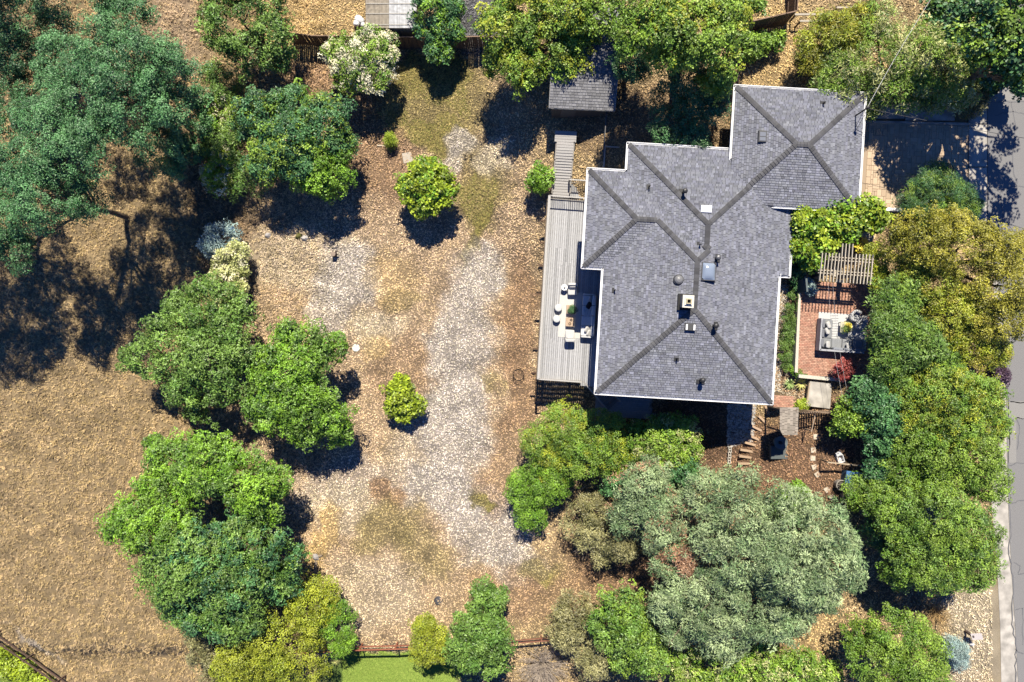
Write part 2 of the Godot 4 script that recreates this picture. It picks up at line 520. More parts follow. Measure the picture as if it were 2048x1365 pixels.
# ---------------------------------------------------------------- road, driveway
func make_road() -> void:
	var y := STREET
	var road := MB.new()
	var edge := [[1974, -400], [1975, 200], [1975, 440], [1995, 560], [2010, 700], [2013, 850], [2016, 1000], [2022, 1130], [2030, 1250], [2036, 1365], [2050, 1700]]
	var pts := edge.duplicate()
	pts.append([2330, 1700])
	pts.append([2330, -400])
	road.slab(plan(pts, y), y - 0.4, y + 0.05)
	var r := structure("road", road, M.asphalt)
	# tar filled cracks
	var seams := [
		[[2018, 690], [2014, 770], [2019, 850], [2015, 930], [2022, 1030], [2018, 1110], [2026, 1160], [2023, 1240], [2032, 1300], [2030, 1365]], [[2012, 800], [2030, 806], [2090, 802]], [[2013, 845], [2034, 838], [2048, 836], [2090, 830]],
		[[2034, 838], [2038, 862], [2034, 900]], [[2016, 932], [2034, 926], [2090, 928]], [[2016, 1008], [2040, 1002], [2090, 1004]], [[2025, 1125], [2040, 1132], [2034, 1150], [2048, 1145], [2090, 1160]], [[2030, 1220], [2045, 1216], [2045, 1290]],
		[[1976, 378], [1998, 384], [2030, 372], [2090, 376]], [[1976, 300], [2010, 306], [2040, 296]], [[1976, 203], [2020, 205], [2090, 203]], [[1990, 230], [2020, 224], [2050, 230]], [[2000, 384], [2006, 430], [1998, 470]], [[2022, 205], [2030, 260], [2024, 330], [2034, 372]], [[2030, 1300], [2046, 1308], [2090, 1306]],
	]
	for s in seams:
		var t := MB.new()
		for k in s.size() - 1:
			var parts := 6
			for i in parts:
				var p0 := at(lerpf(s[k][0], s[k + 1][0], i / 6.0), lerpf(s[k][1], s[k + 1][1], i / 6.0), y)
				var p1 := at(lerpf(s[k][0], s[k + 1][0], (i + 1) / 6.0), lerpf(s[k][1], s[k + 1][1], (i + 1) / 6.0), y)
				var j0 := Vector3(fine.get_noise_2d(p0.z * 9.0, p0.x) * 0.14, 0, fine.get_noise_2d(p0.x * 9.0, p0.z) * 0.14)
				var j1 := Vector3(fine.get_noise_2d(p1.z * 9.0, p1.x) * 0.14, 0, fine.get_noise_2d(p1.x * 9.0, p1.z) * 0.14)
				t.beam(p0 + j0 + Vector3(0, 0.05, 0), p1 + j1 + Vector3(0, 0.05, 0), rnd(0.035, 0.075), 0.012)
		put("tar_seam", t, M.tar, r)
	# repaired slabs of paler surfacing
	for q in [[2016, 803, 2090, 838], [2016, 846, 2032, 926], [1978, 130, 2090, 202]]:
		var t := MB.new()
		t.slab(plan([[q[0], q[1]], [q[2], q[1]], [q[2], q[3]], [q[0], q[3]]], y), y, y + 0.056)
		put("patch", t, mat(lin(0.34, 0.33, 0.31), 0.95, M.asphalt.albedo_texture, Vector3(0.4, 0.4, 0.4)), r)
	# worn concrete shoulder
	var sh := MB.new()
	var back := edge.slice(3)
	var outline := []
	for p in back:
		outline.append([p[0], p[1]])
	back.reverse()
	for p in back:
		outline.append([p[0] - (30 if p[1] > 980 else 12) - 4.0 * sin(p[1] * 0.02), p[1]])
	sh.slab(plan(outline, y), y - 0.3, y + 0.025)
	structure("road_shoulder", sh, M.concrete)
	# concrete apron between the paved drive and the road, in slabs with open joints
	var ap := Node3D.new()
	ap.name = "pavement"
	add_child(ap)
	ap.set_meta("kind", "structure")
	for q in [[1937, 250, 1973, 334], [1937, 336, 1973, 445], [1937, 200, 1973, 248]]:
		var t := MB.new()
		t.slab(plan([[q[0], q[1]], [q[2], q[1]], [q[2], q[3]], [q[0], q[3]]], y), y - 0.2, y + 0.09)
		put("slab", t, M.concrete, ap)
	for q in [[1735, 208, 1808, 238], [1810, 208, 1908, 242]]:
		var t := MB.new()
		t.slab(plan([[q[0], q[1]], [q[2], q[1] + 2], [q[2], q[3]], [q[0], q[3]]], y), y - 0.2, y + 0.10)
		put("slab", t, M.concrete, ap)
	# pavers of the driveway: three sizes in a rolling pattern, laid along the house
	var dw := Node3D.new()
	dw.name = "driveway"
	add_child(dw)
	dw.set_meta("kind", "structure")
	var bed := MB.new()
	bed.slab(plan([[1722, 247], [1936, 250], [1936, 420], [1712, 416]], y), y - 0.2, y + 0.05)
	put("joint_sand", bed, mat(lin(0.30, 0.23, 0.16), 0.95), dw)
	var o := at(1738, 243, y)
	var u := Vector3(cos(0.058), 0, sin(0.058))
	var w := Vector3(-sin(0.058), 0, cos(0.058))
	dw.position = Vector3.ZERO
	var tones := []
	for k in 5:
		var f: float = [1.0, 0.9, 1.08, 0.96, 0.84][k]
		tones.append(mat(lin(0.62 * f, 0.47 * f, 0.32 * f), 0.9, M.stone.albedo_texture, Vector3(1.6, 1.6, 1.6)))
	var cell := 0.155
	var cols := 46
	var rows := 40
	var used := {}
	var count := 0
	var rest := MB.new()
	var shapes := {}
	for sz in [Vector2i(2, 2), Vector2i(2, 1), Vector2i(1, 2), Vector2i(3, 2), Vector2i(2, 3), Vector2i(1, 1)]:
		var b := MB.new()
		b.cbox(Vector3.ZERO, Vector3(sz.x * cell - 0.016, 0.06, sz.y * cell - 0.016), 0.008, Basis(u, Vector3.UP, w))
		shapes[sz] = b.mesh()
	for j in rows:
		for i in cols:
			if used.has(Vector2i(i, j)):
				continue
			var choice: Array = [Vector2i(3, 2), Vector2i(2, 3), Vector2i(2, 1), Vector2i(1, 2), Vector2i(2, 2), Vector2i(1, 1)]
			var start := (i * 7 + j * 5 + (i * j) % 3) % 4
			var size := Vector2i(1, 1)
			for t in 6:
				var s: Vector2i = choice[(start + t) % 5] if t < 5 else Vector2i(1, 1)
				var ok := true
				for a in s.x:
					for b in s.y:
						if used.has(Vector2i(i + a, j + b)) or i + a >= cols or j + b >= rows:
							ok = false
				if ok:
					size = s
					break
			for a in size.x:
				for b in size.y:
					used[Vector2i(i + a, j + b)] = true
			var p := o + u * ((i + size.x * 0.5) * cell) + w * ((j + size.y * 0.5) * cell) + Vector3(0, 0.05 + rnd(-0.004, 0.006), 0)
			var wx := (p.x * LENS / (EYE - y)) + 1024.0
			var left := 1738.0 - (p.z * LENS / (EYE - y) + 682.5 - 243.0) * 0.1
			if wx > 1932.0 or wx < left:
				continue
			if count < 300 and size.x * size.y > 1 and (wx < 1830.0 or rng.randf() < 0.2):
				put("paver", shapes[size], tones[rng.randi() % 5], dw, p)
				count += 1
			else:
				rest.tint = g3(rnd(0.84, 1.06))
				rest.cbox(p, Vector3(size.x * cell - 0.016, 0.06, size.y * cell - 0.016), 0.008, Basis(u, Vector3.UP, w))
	stuff(put("paving", rest, tones[0], dw))

# ---------------------------------------------------------------- house
var house: Node3D
var blocks := []      # [u0, u1, v0, v1, eave height] of each hipped block, in the house's own plan

func own(px: float, py: float, h: float) -> Vector3:
	return house.transform.affine_inverse() * at(px, py, h)

func faces_of(b: Array) -> Array:
	# each: outline, linear height (a u + b v + c), direction down the slope
	var u0: float = b[0]
	var u1: float = b[1]
	var v0: float = b[2]
	var v1: float = b[3]
	var e: float = b[4]
	var k := minf(u1 - u0, v1 - v0) / 2.0
	var r0 := Vector2((u0 + u1) / 2.0, v0 + k)
	var r1 := Vector2((u0 + u1) / 2.0, v1 - k)
	if u1 - u0 > v1 - v0:
		r0 = Vector2(u0 + k, (v0 + v1) / 2.0)
		r1 = Vector2(u1 - k, (v0 + v1) / 2.0)
	var nw := Vector2(u0, v0)
	var ne := Vector2(u1, v0)
	var sw := Vector2(u0, v1)
	var se := Vector2(u1, v1)
	var tall := u1 - u0 <= v1 - v0
	return [
		[PackedVector2Array([nw, r0, r1, sw] if tall else [nw, r0, sw]), Vector3(PITCH, 0, e - PITCH * u0), Vector2(-1, 0)],
		[PackedVector2Array([ne, se, r1, r0] if tall else [ne, se, r1]), Vector3(-PITCH, 0, e + PITCH * u1), Vector2(1, 0)],
		[PackedVector2Array([nw, ne, r0] if tall else [nw, ne, r1, r0]), Vector3(0, PITCH, e - PITCH * v0), Vector2(0, -1)],
		[PackedVector2Array([sw, r1, se] if tall else [sw, r0, r1, se]), Vector3(0, -PITCH, e + PITCH * v1), Vector2(0, 1)],
		[nw, ne, sw, se, r0, r1, tall],
	]

func block_height(b: Array, p: Vector2) -> float:
	return b[4] + PITCH * minf(minf(p.x - b[0], b[1] - p.x), minf(p.y - b[2], b[3] - p.y))

func roof_height(p: Vector2) -> float:
	var h := -100.0
	for b in blocks:
		if p.x >= b[0] - 0.01 and p.x <= b[1] + 0.01 and p.y >= b[2] - 0.01 and p.y <= b[3] + 0.01:
			h = maxf(h, block_height(b, p))
	return h

func half_plane(poly: PackedVector2Array, l: Vector3, least: float) -> PackedVector2Array:
	var out := PackedVector2Array()
	for k in poly.size():
		var p := poly[k]
		var q := poly[(k + 1) % poly.size()]
		var a := l.x * p.x + l.y * p.y + l.z - least
		var b := l.x * q.x + l.y * q.y + l.z - least
		if a > 0.0:
			out.append(p)
		if (a > 0.0) != (b > 0.0):
			out.append(p.lerp(q, a / (a - b)))
	return out

func shingles(mb: MB, poly: PackedVector2Array, l: Vector3, down: Vector2, step: float, tone: Callable) -> void:
	var across := Vector2(-down.y, down.x)
	var s0 := 1e9
	var s1 := -1e9
	var t0 := 1e9
	var t1 := -1e9
	for p in poly:
		s0 = minf(s0, p.dot(down)); s1 = maxf(s1, p.dot(down))
		t0 = minf(t0, p.dot(across)); t1 = maxf(t1, p.dot(across))
	var s := s1
	while s > s0:
		var t := t0 - rnd(0.0, 0.3)
		while t < t1:
			var w := rnd(0.14, 0.34)
			var lower := s - (0.012 if rng.randf() < 0.25 else 0.0)
			var rect := PackedVector2Array([down * lower + across * t, down * lower + across * (t + w - 0.02), down * (s - step - 0.01) + across * (t + w - 0.02), down * (s - step - 0.01) + across * t])
			var inside := 0
			for p in rect:
				inside += int(Geometry2D.is_point_in_polygon(p, poly))
			var pieces: Array = [rect] if inside == 4 else Geometry2D.intersect_polygons(rect, poly)
			mb.tint = tone.call()
			var thick := rnd(0.026, 0.036)
			for piece in pieces:
				if piece.size() < 3:
					continue
				var top := PackedVector3Array()
				for p in piece:
					var up := clampf((p.dot(down) - (s - step)) / step, 0.0, 1.0)
					top.append(Vector3(p.x, l.x * p.x + l.y * p.y + l.z + 0.004 + thick * up, p.y))
				var flip := Geometry2D.is_polygon_clockwise(piece)
				for k in range(1, top.size() - 1):
					if flip:
						mb.tri(top[0], top[k + 1], top[k])
					else:
						mb.tri(top[0], top[k], top[k + 1])
				# the butt edge that faces down the slope
				for k in piece.size():
					var a: Vector2 = piece[k]
					var b: Vector2 = piece[(k + 1) % piece.size()]
					if absf(a.dot(down) - lower) < 0.003 and absf(b.dot(down) - lower) < 0.003:
						var p := top[k]
						var q := top[(k + 1) % piece.size()]
						mb.quad(p, q, q - Vector3(0, thick + 0.004, 0), p - Vector3(0, thick + 0.004, 0))
			t += w
		s -= step

func gutter(parent: Node, a: Vector3, b: Vector3, out: Vector3) -> void:
	var m := MB.new()
	var d := (b - a).normalized()
	m.beam(a + out * 0.02 + Vector3(0, -0.14, 0) - d * 0.0, b + out * 0.02 + Vector3(0, -0.14, 0), 0.03, 0.22)
	m.beam(a + out * 0.075 + Vector3(0, -0.13, 0), b + out * 0.075 + Vector3(0, -0.13, 0), 0.08, 0.012)
	m.beam(a + out * 0.125 + Vector3(0, -0.07, 0) - d * 0.1, b + out * 0.125 + Vector3(0, -0.07, 0) + d * 0.1, 0.03, 0.13)
	put("gutter", m, M.white, parent)

func make_house() -> void:
	house = thing("house", "large house with a dark grey shingled hip roof and white gutters", "house", at(1207, 537, 0.0) * Vector3(1, 0, 1), -deg_to_rad(3.4))
	var roof := Node3D.new()
	roof.name = "roof"
	house.add_child(roof)
	var e := EAVE
	var mean := func(a: Array, axis: int, h: float) -> float:
		var s := 0.0
		for p in a:
			var q := own(p[0], p[1], h)
			s += q.x if axis == 0 else q.z
		return s / a.size()
	var north3: float = mean.call([[1179, 340], [1255, 343]], 1, e)
	blocks = [
		[mean.call([[1207, 537], [1193, 786]], 0, e), mean.call([[1560, 552], [1541, 806]], 0, e), north3, mean.call([[1193, 786], [1541, 806]], 1, e), e],
		[mean.call([[1257, 287], [1255, 343]], 0, e), mean.call([[1560, 552], [1541, 806]], 0, e), mean.call([[1257, 287], [1458, 301]], 1, e), mean.call([[1400, 655]], 1, e), e],
		[mean.call([[1176, 341], [1168, 533]], 0, e), mean.call([[1480, 440]], 0, e), north3, mean.call([[1168, 533], [1207, 537]], 1, e), e],
		[mean.call([[1473, 171], [1463, 310]], 0, e + 0.3), mean.call([[1730, 190], [1717, 413]], 0, e + 0.3), mean.call([[1473, 171], [1730, 190]], 1, e + 0.3), mean.call([[1541, 412], [1680, 419]], 1, e + 0.3), e + 0.3],
	]
	var jog: float = mean.call([[1581, 550], [1560, 552]], 1, e)
	var far_east: float = mean.call([[1587, 418], [1581, 550]], 0, e)
	var out_drop: float = PITCH * (far_east - blocks[1][1])
	var tone := func() -> Color:
		var f := rng.randf()
		var g := lerpf(0.20, 0.31, f) if rng.randf() < 0.75 else rnd(0.15, 0.38)
		return Color(g * 0.95, g * 0.985, g * rnd(1.08, 1.2))
	for i in 4:
		var fs := faces_of(blocks[i])
		for k in 4:
			var polys: Array = [fs[k][0]]
			var la: Vector3 = fs[k][1]
			for j in 4:
				if j == i:
					continue
				var b: Array = blocks[j]
				var over := PackedVector2Array([Vector2(b[0], b[2]), Vector2(b[1], b[2]), Vector2(b[1], b[3]), Vector2(b[0], b[3])])
				for m in 4:
					var lb: Vector3 = faces_of(b)[m][1]
					over = half_plane(over, lb - la, -0.0005 if j < i else 0.0005)
					if over.size() < 3:
						break
				if over.size() >= 3:
					var next := []
					for p in polys:
						next.append_array(Geometry2D.clip_polygons(p, over))
					polys = next
			if i == 1 and k == 1:
				# the slope runs on past the wall to a lower eave beside the garage
				var strip := PackedVector2Array([Vector2(blocks[1][1], blocks[3][3] - 1.6), Vector2(far_east, blocks[3][3] - 1.6), Vector2(far_east, jog), Vector2(blocks[1][1], jog)])
				polys.append(strip)
			var mb := MB.new()
			var base := MB.new()
			base.tint = g3(0.05)
			for p in polys:
				if p.size() < 3:
					continue
				var t := Geometry2D.triangulate_polygon(p)
				for q in range(0, t.size(), 3):
					var w := []
					for r in 3:
						var z: Vector2 = p[t[q + r]]
						w.append(Vector3(z.x, la.x * z.x + la.y * z.y + la.z, z.y))
					base.tri(w[0], w[1], w[2])
				shingles(mb, p, la, fs[k][2], 0.146, tone)
			if mb.v.size() > 0:
				put("underlay", base, M.shingle, roof)
				stuff(put("shingles", mb, M.shingle, roof))
		# caps over hips and ridges
		var c: Array = fs[4]
		var lines := [[c[0], c[4]], [c[3], c[5]], [c[1], c[4] if c[6] else c[5]], [c[2], c[5] if c[6] else c[4]], [c[4], c[5]]]
		for ln in lines:
			var from: Vector2 = ln[0]
			var to: Vector2 = ln[1]
			var length := (to - from).length()
			if length < 0.3:
				continue
			var d := (to - from) / length
			var side := Vector2(-d.y, d.x)
			var caps := MB.new()
			var s := 0.02
			while s < length - 0.05:
				var p := from + d * (s + 0.1)
				var mine := block_height(blocks[i], p)
				var ok := mine >= roof_height(p) - 0.015
				for w in [-0.2, 0.2]:
					var x: Vector2 = p + side * w
					if roof_height(x) > block_height(blocks[i], x) + 0.035:
						ok = false
				if ok:
					var g := rnd(0.085, 0.14)
					caps.tint = Color(g, g, g * 1.05)
					var row := []
					for q in 2:
						var o := from + d * (s + (0.0 if q == 0 else 0.24))
						var lift := 0.085 if q == 0 else 0.045
						for w in [-0.155, 0.0, 0.155]:
							var x: Vector2 = o + side * w
							row.append(Vector3(x.x, block_height(blocks[i], x) + lift, x.y))
					caps.quad(row[0], row[1], row[4], row[3])
					caps.quad(row[1], row[2], row[5], row[4])
					var dn := Vector3(0, -0.05, 0)
					caps.quad(row[0] + dn, row[1] + dn, row[1], row[0])
					caps.quad(row[1] + dn, row[2] + dn, row[2], row[1])
					caps.quad(row[0], row[3], row[3] + dn, row[0] + dn)
					caps.quad(row[2] + dn, row[5] + dn, row[5], row[2])
				s += 0.205
			if caps.v.size() > 0:
				put("ridge_cap", caps, M.shingle, roof)
	# gutters along the eaves
	var b0: Array = blocks[0]
	var b1: Array = blocks[1]
	var b2: Array = blocks[2]
	var b3: Array = blocks[3]
	var g := func(u0: float, v0: float, u1: float, v1: float, h: float, ou: float, ov: float) -> void:
		gutter(roof, Vector3(u0, h, v0), Vector3(u1, h, v1), Vector3(ou, 0, ov))
	g.call(b0[0], b2[3], b0[0], b0[3], e, -1, 0)
	g.call(b0[0], b0[3], b0[1], b0[3], e, 0, 1)
	g.call(b0[1], jog, b0[1], b0[3], e, 1, 0)
	g.call(b0[1] + 0.2, jog, far_east, jog, e - out_drop, 0, 1)
	g.call(far_east, b3[3] - 0.4, far_east, jog, e - out_drop, 1, 0)
	g.call(b1[0], b1[2], b3[0] + 0.1, b1[2], e, 0, -1)
	g.call(b1[0], b1[2], b1[0], north3 - 0.15, e, -1, 0)
	g.call(b2[0], b2[2], b1[0] - 0.15, b2[2], e, 0, -1)
	g.call(b2[0], b2[2], b2[0], b2[3], e, -1, 0)
	g.call(b2[0], b2[3], b0[0] - 0.15, b2[3], e, 0, 1)
	g.call(b3[0], b3[2], b3[0], b1[2] + 0.6, e + 0.3, -1, 0)
	g.call(b3[0], b3[2], b3[1], b3[2], e + 0.3, 0, -1)
	g.call(b3[1], b3[2], b3[1], b3[3], e + 0.3, 1, 0)
	g.call(far_east - 1.4, b3[3], b3[1], b3[3], e + 0.3, 0, 1)
	# walls under the eaves, lap sided, and a boarded soffit
	for i in 4:
		var b: Array = blocks[i]
		var inset := 0.55 + 0.03 * i
		var u1: float = b[1] if i != 1 else far_east
		var v1: float = b[3] if i != 1 else jog
		var wall := MB.new()
		var low := -0.4 if i != 3 else 4.5
		var mid := Vector3((b[0] + u1) / 2.0, (low + b[4] - 0.2) / 2.0, (b[2] + v1) / 2.0)
		var size := Vector3(u1 - b[0] - 2.0 * inset, b[4] - 0.2 - low, v1 - b[2] - 2.0 * inset)
		wall.box(mid, size)
		var laps := int(size.y / 0.2)
		for k in laps:
			var y := low + 0.1 + k * 0.2
			wall.hexa(Vector3(mid.x, y, mid.z), Vector3(size.x + 0.05, 0.17, size.z + 0.05), Vector3(size.x + 0.02, 0.17, size.z + 0.02))
		put("wall", wall, M.siding, house)
		var sof := MB.new()
		sof.box(Vector3(mid.x, b[4] - 0.16 - 0.012 * i, mid.z), Vector3(u1 - b[0] - 0.04, 0.01, v1 - b[2] - 0.04))
		put("soffit", sof, M.white, house)
	# doors and windows of the west front, on the deck and above it
	var wx: float = b0[0] + 0.55 - 0.03
	for q in [[3.5, 3.02, 2.4, 2.1], [7.0, 3.02, 1.8, 2.1], [2.2, 6.0, 1.5, 1.2], [4.6, 6.0, 1.8, 1.2], [7.2, 6.0, 1.5, 1.2]]:
		var z: float = b2[3] + q[0]
		var o := Node3D.new()
		o.name = "window" if q[1] > 4.0 else "sliding_door"
		house.add_child(o, true)
		var f := MB.new()
		for s in [-1.0, 1.0]:
			f.box(Vector3(wx, q[1] + q[3] / 2.0, z + s * q[2] / 2.0), Vector3(0.1, q[3], 0.08))
			f.box(Vector3(wx, q[1] + q[3] / 2.0 + s * q[3] / 2.0, z), Vector3(0.104, 0.08, q[2] + 0.084))
		f.box(Vector3(wx, q[1] + q[3] / 2.0, z), Vector3(0.09, q[3], 0.06))
		put("frame", f, M.white, o)
		var p := MB.new()
		p.box(Vector3(wx + 0.005, q[1] + q[3] / 2.0, z), Vector3(0.02, q[3], q[2]))
		put("pane", p, M.glass, o)
	roof_fittings(roof)

func on_roof(px: float, py: float) -> Vector3:
	var p := own(px, py, EAVE + 0.8)
	for i in 4:
		p = own(px, py, roof_height(Vector2(p.x, p.z)))
	p.y = roof_height(Vector2(p.x, p.z))
	return p

func roof_fittings(roof: Node) -> void:
	# chimney: rendered stack with a stepped cap and a flue
	var p := on_roof(1369, 605)
	var ch := Node3D.new()
	ch.name = "chimney"
	roof.add_child(ch)
	ch.position = p
	var m := MB.new()
	m.tint = Color(0.42, 0.38, 0.31)
	m.box(Vector3(0, 0.2, 0), Vector3(0.58, 1.3, 0.66))
	m.tint = Color(0.78, 0.74, 0.62)
	var ring := func(y: float, h: float, outer: Vector2, inner: Vector2) -> void:
		var a := (outer - inner) / 2.0
		m.box(Vector3(-(inner.x + a.x) / 2.0, y, 0), Vector3(a.x, h, outer.y))
		m.box(Vector3((inner.x + a.x) / 2.0, y, 0), Vector3(a.x, h, outer.y))
		m.box(Vector3(0, y, -(inner.y + a.y) / 2.0), Vector3(inner.x, h, a.y))
		m.box(Vector3(0, y, (inner.y + a.y) / 2.0), Vector3(inner.x, h, a.y))
	ring.call(0.90, 0.10, Vector2(0.68, 0.76), Vector2(0.22, 0.22))
	ring.call(1.0, 0.10, Vector2(0.44, 0.46), Vector2(0.22, 0.22))
	m.tint = Color(0.55, 0.48, 0.30)
	ring.call(1.1, 0.09, Vector2(0.32, 0.32), Vector2(0.20, 0.20))
	m.tint = g3(0.02)
	m.box(Vector3(0, 0.86, 0), Vector3(0.22, 0.02, 0.22))
	put("stack", m, M.stone, ch)
	var fl := MB.new()
	fl.tint = g3(0.07)
	fl.box(Vector3(0, 0.06, 0), Vector3(0.86, 0.16, 1.0))
	put("flashing", fl, M.metal, ch)
	# domed skylight
	p = on_roof(1416, 544)
	var sk := Node3D.new()
	sk.name = "skylight"
	roof.add_child(sk)
	sk.position = p
	var f := MB.new()
	f.tint = g3(0.3)
	f.box(Vector3(0, 0.08, 0), Vector3(0.86, 0.26, 1.12))
	f.box(Vector3(-0.48, 0.05, 0), Vector3(0.14, 0.10, 1.44))
	f.box(Vector3(0.02, 0.02, 0.6), Vector3(0.9, 0.12, 0.1))
	put("frame", f, M.metal, sk)
	var d := MB.new()
	for i in 8:
		for k in 10:
			var q := []
			for c in [[0, 0], [1, 0], [1, 1], [0, 1]]:
				var x: float = (i + c[0]) / 8.0 * 2.0 - 1.0
				var z: float = (k + c[1]) / 10.0 * 2.0 - 1.0
				q.append(Vector3(x * 0.38, 0.21 + 0.15 * (1.0 - pow(absf(x), 3.0)) * (1.0 - pow(absf(z), 3.0)), z * 0.51))
			d.quad(q[0], q[1], q[2], q[3])
	var dome := mat(lin(0.20, 0.24, 0.30), 0.15)
	dome.metallic_specular = 0.7
	put("dome", d, dome, sk)
	# low domed tube light
	p = on_roof(1357, 560)
	m = MB.new()
	m.tint = g3(0.05)
	m.lathe(Vector3.ZERO, [Vector2(0.33, -0.1), Vector2(0.33, 0.07), Vector2(0.28, 0.11)], 20)
	m.tint = g3(0.16)
	m.lathe(Vector3.ZERO, [Vector2(0.28, 0.10), Vector2(0.25, 0.20), Vector2(0.16, 0.27), Vector2(0.0, 0.30)], 20)
	put("tube_light", m, mat(Color.WHITE, 0.3), roof, p)
	# flat box vents
	for q in [[1380, 655, 0.66, 0.44, 0.05, true], [1524, 274, 0.5, 0.72, 0.07, false], [1412, 419, 0.66, 0.44, 0.80, false]]:
		p = on_roof(q[0], q[1])
		var vent := Node3D.new()
		vent.name = "box_vent"
		roof.add_child(vent, true)
		vent.position = p
		m = MB.new()
		m.tint = g3(q[4])
		m.cbox(Vector3(0, 0.06, 0), Vector3(q[2], 0.22, q[3]), 0.03)
		put("hood", m, M.plain, vent)
		var covers := [[0.0, 0.0, 0.5, 0.3, g3(0.6)]]
		if q[5]:
			covers = [[-0.235, 0.0, 0.11, 0.34, g3(0.72)], [0.235, 0.0, 0.11, 0.34, g3(0.72)]]
		elif q[4] < 0.2:
			covers = [[0.0, -0.12, 0.36, 0.26, Color(0.13, 0.145, 0.17)], [0.0, 0.17, 0.36, 0.22, Color(0.13, 0.145, 0.17)]]
		for w in covers:
			m = MB.new()
			m.tint = w[4]
			m.box(Vector3(w[0], 0.175, w[1]), Vector3(w[2], 0.02, w[3]))
			put("cover", m, M.plain, vent)
	# vent pipes: plain stubs and capped ones
	for q in [[1229, 581, 0.045, 0.35, 0], [1298, 374, 0.045, 0.4, 0], [1353, 718, 0.05, 0.35, 0], [1646, 208, 0.05, 0.35, 0], [1399, 490, 0.06, 0.3, 2], [1366, 386, 0.14, 0.6, 1], [1427, 652, 0.15, 0.6, 1], [1401, 760, 0.15, 0.6, 1], [1432, 517, 0.15, 0.55, 2]]:
		p = on_roof(q[0], q[1])
		var pipe := Node3D.new()
		pipe.name = "vent_pipe"
		roof.add_child(pipe, true)
		pipe.position = p
		m = MB.new()
		m.tint = g3(0.05 if q[4] == 0 else 0.2)
		m.tube(Vector3(0, -0.15, 0), Vector3(0, q[3], 0), q[2] * (1.0 if q[4] == 0 else 0.6), q[2] * (1.0 if q[4] == 0 else 0.6), 10)
		put("pipe", m, M.metal, pipe)
		m = MB.new()
		m.tint = g3(0.14)
		m.box(Vector3(0, 0.0, 0), Vector3(q[2] * 2.0 + 0.22, 0.05, q[2] * 2.0 + 0.22))
		put("flashing", m, M.metal, pipe)
		if q[4] > 0:
			m = MB.new()
			m.tint = g3(0.18 if q[4] == 1 else 0.62)
			m.lathe(Vector3(0, q[3], 0), [Vector2(q[2] * 0.6, -0.1), Vector2(q[2] * 1.05, -0.06), Vector2(q[2] * 1.1, 0.02), Vector2(q[2] * 0.75, 0.09), Vector2(0.0, 0.12)], 14)
			put("cap", m, M.metal, pipe)
	# service mast with its cable to the street
	p = on_roof(1711, 232)
	var mast := Node3D.new()
	mast.name = "service_mast"
	roof.add_child(mast)
	mast.position = p
	m = MB.new()
	m.tint = g3(0.1)
	m.tube(Vector3(0, -0.1, 0), Vector3(0, 1.5, 0), 0.045, 0.045, 8)
	m.lathe(Vector3(0, 1.5, 0), [Vector2(0.05, -0.04), Vector2(0.12, 0.0), Vector2(0.09, 0.1), Vector2(0, 0.13)], 10)
	put("pole", m, M.metal, mast)
	m = MB.new()
	m.tint = g3(0.12)
	m.tube(Vector3(0, 1.1, 0), Vector3(0.7, 0.1, -0.9), 0.015, 0.015, 5)
	m.tube(Vector3(0, 1.1, 0), Vector3(0.7, 0.1, 0.9), 0.015, 0.015, 5)
	put("brace", m, M.metal, mast)
	var top := house.transform * (p + Vector3(0, 1.4, 0))
	for k in 2:
		m = MB.new()
		m.tint = g3(0.5 if k == 0 else 0.06)
		var far := at(1885 + k * 330, -38 + k * 340, 11.5)
		var pts := []
		for i in 13:
			var t := i / 12.0
			pts.append(top.lerp(far, t) - Vector3(0, 1.2 * 4.0 * t * (1.0 - t) * 0.25, 0))
		m.path(pts, 0.013, 0.013, 5)
		single("power_cable", "pale overhead cable running up from the garage mast past the trees" if k == 0 else "dark overhead cable crossing above the paved driveway", "cable", m, M.plain)

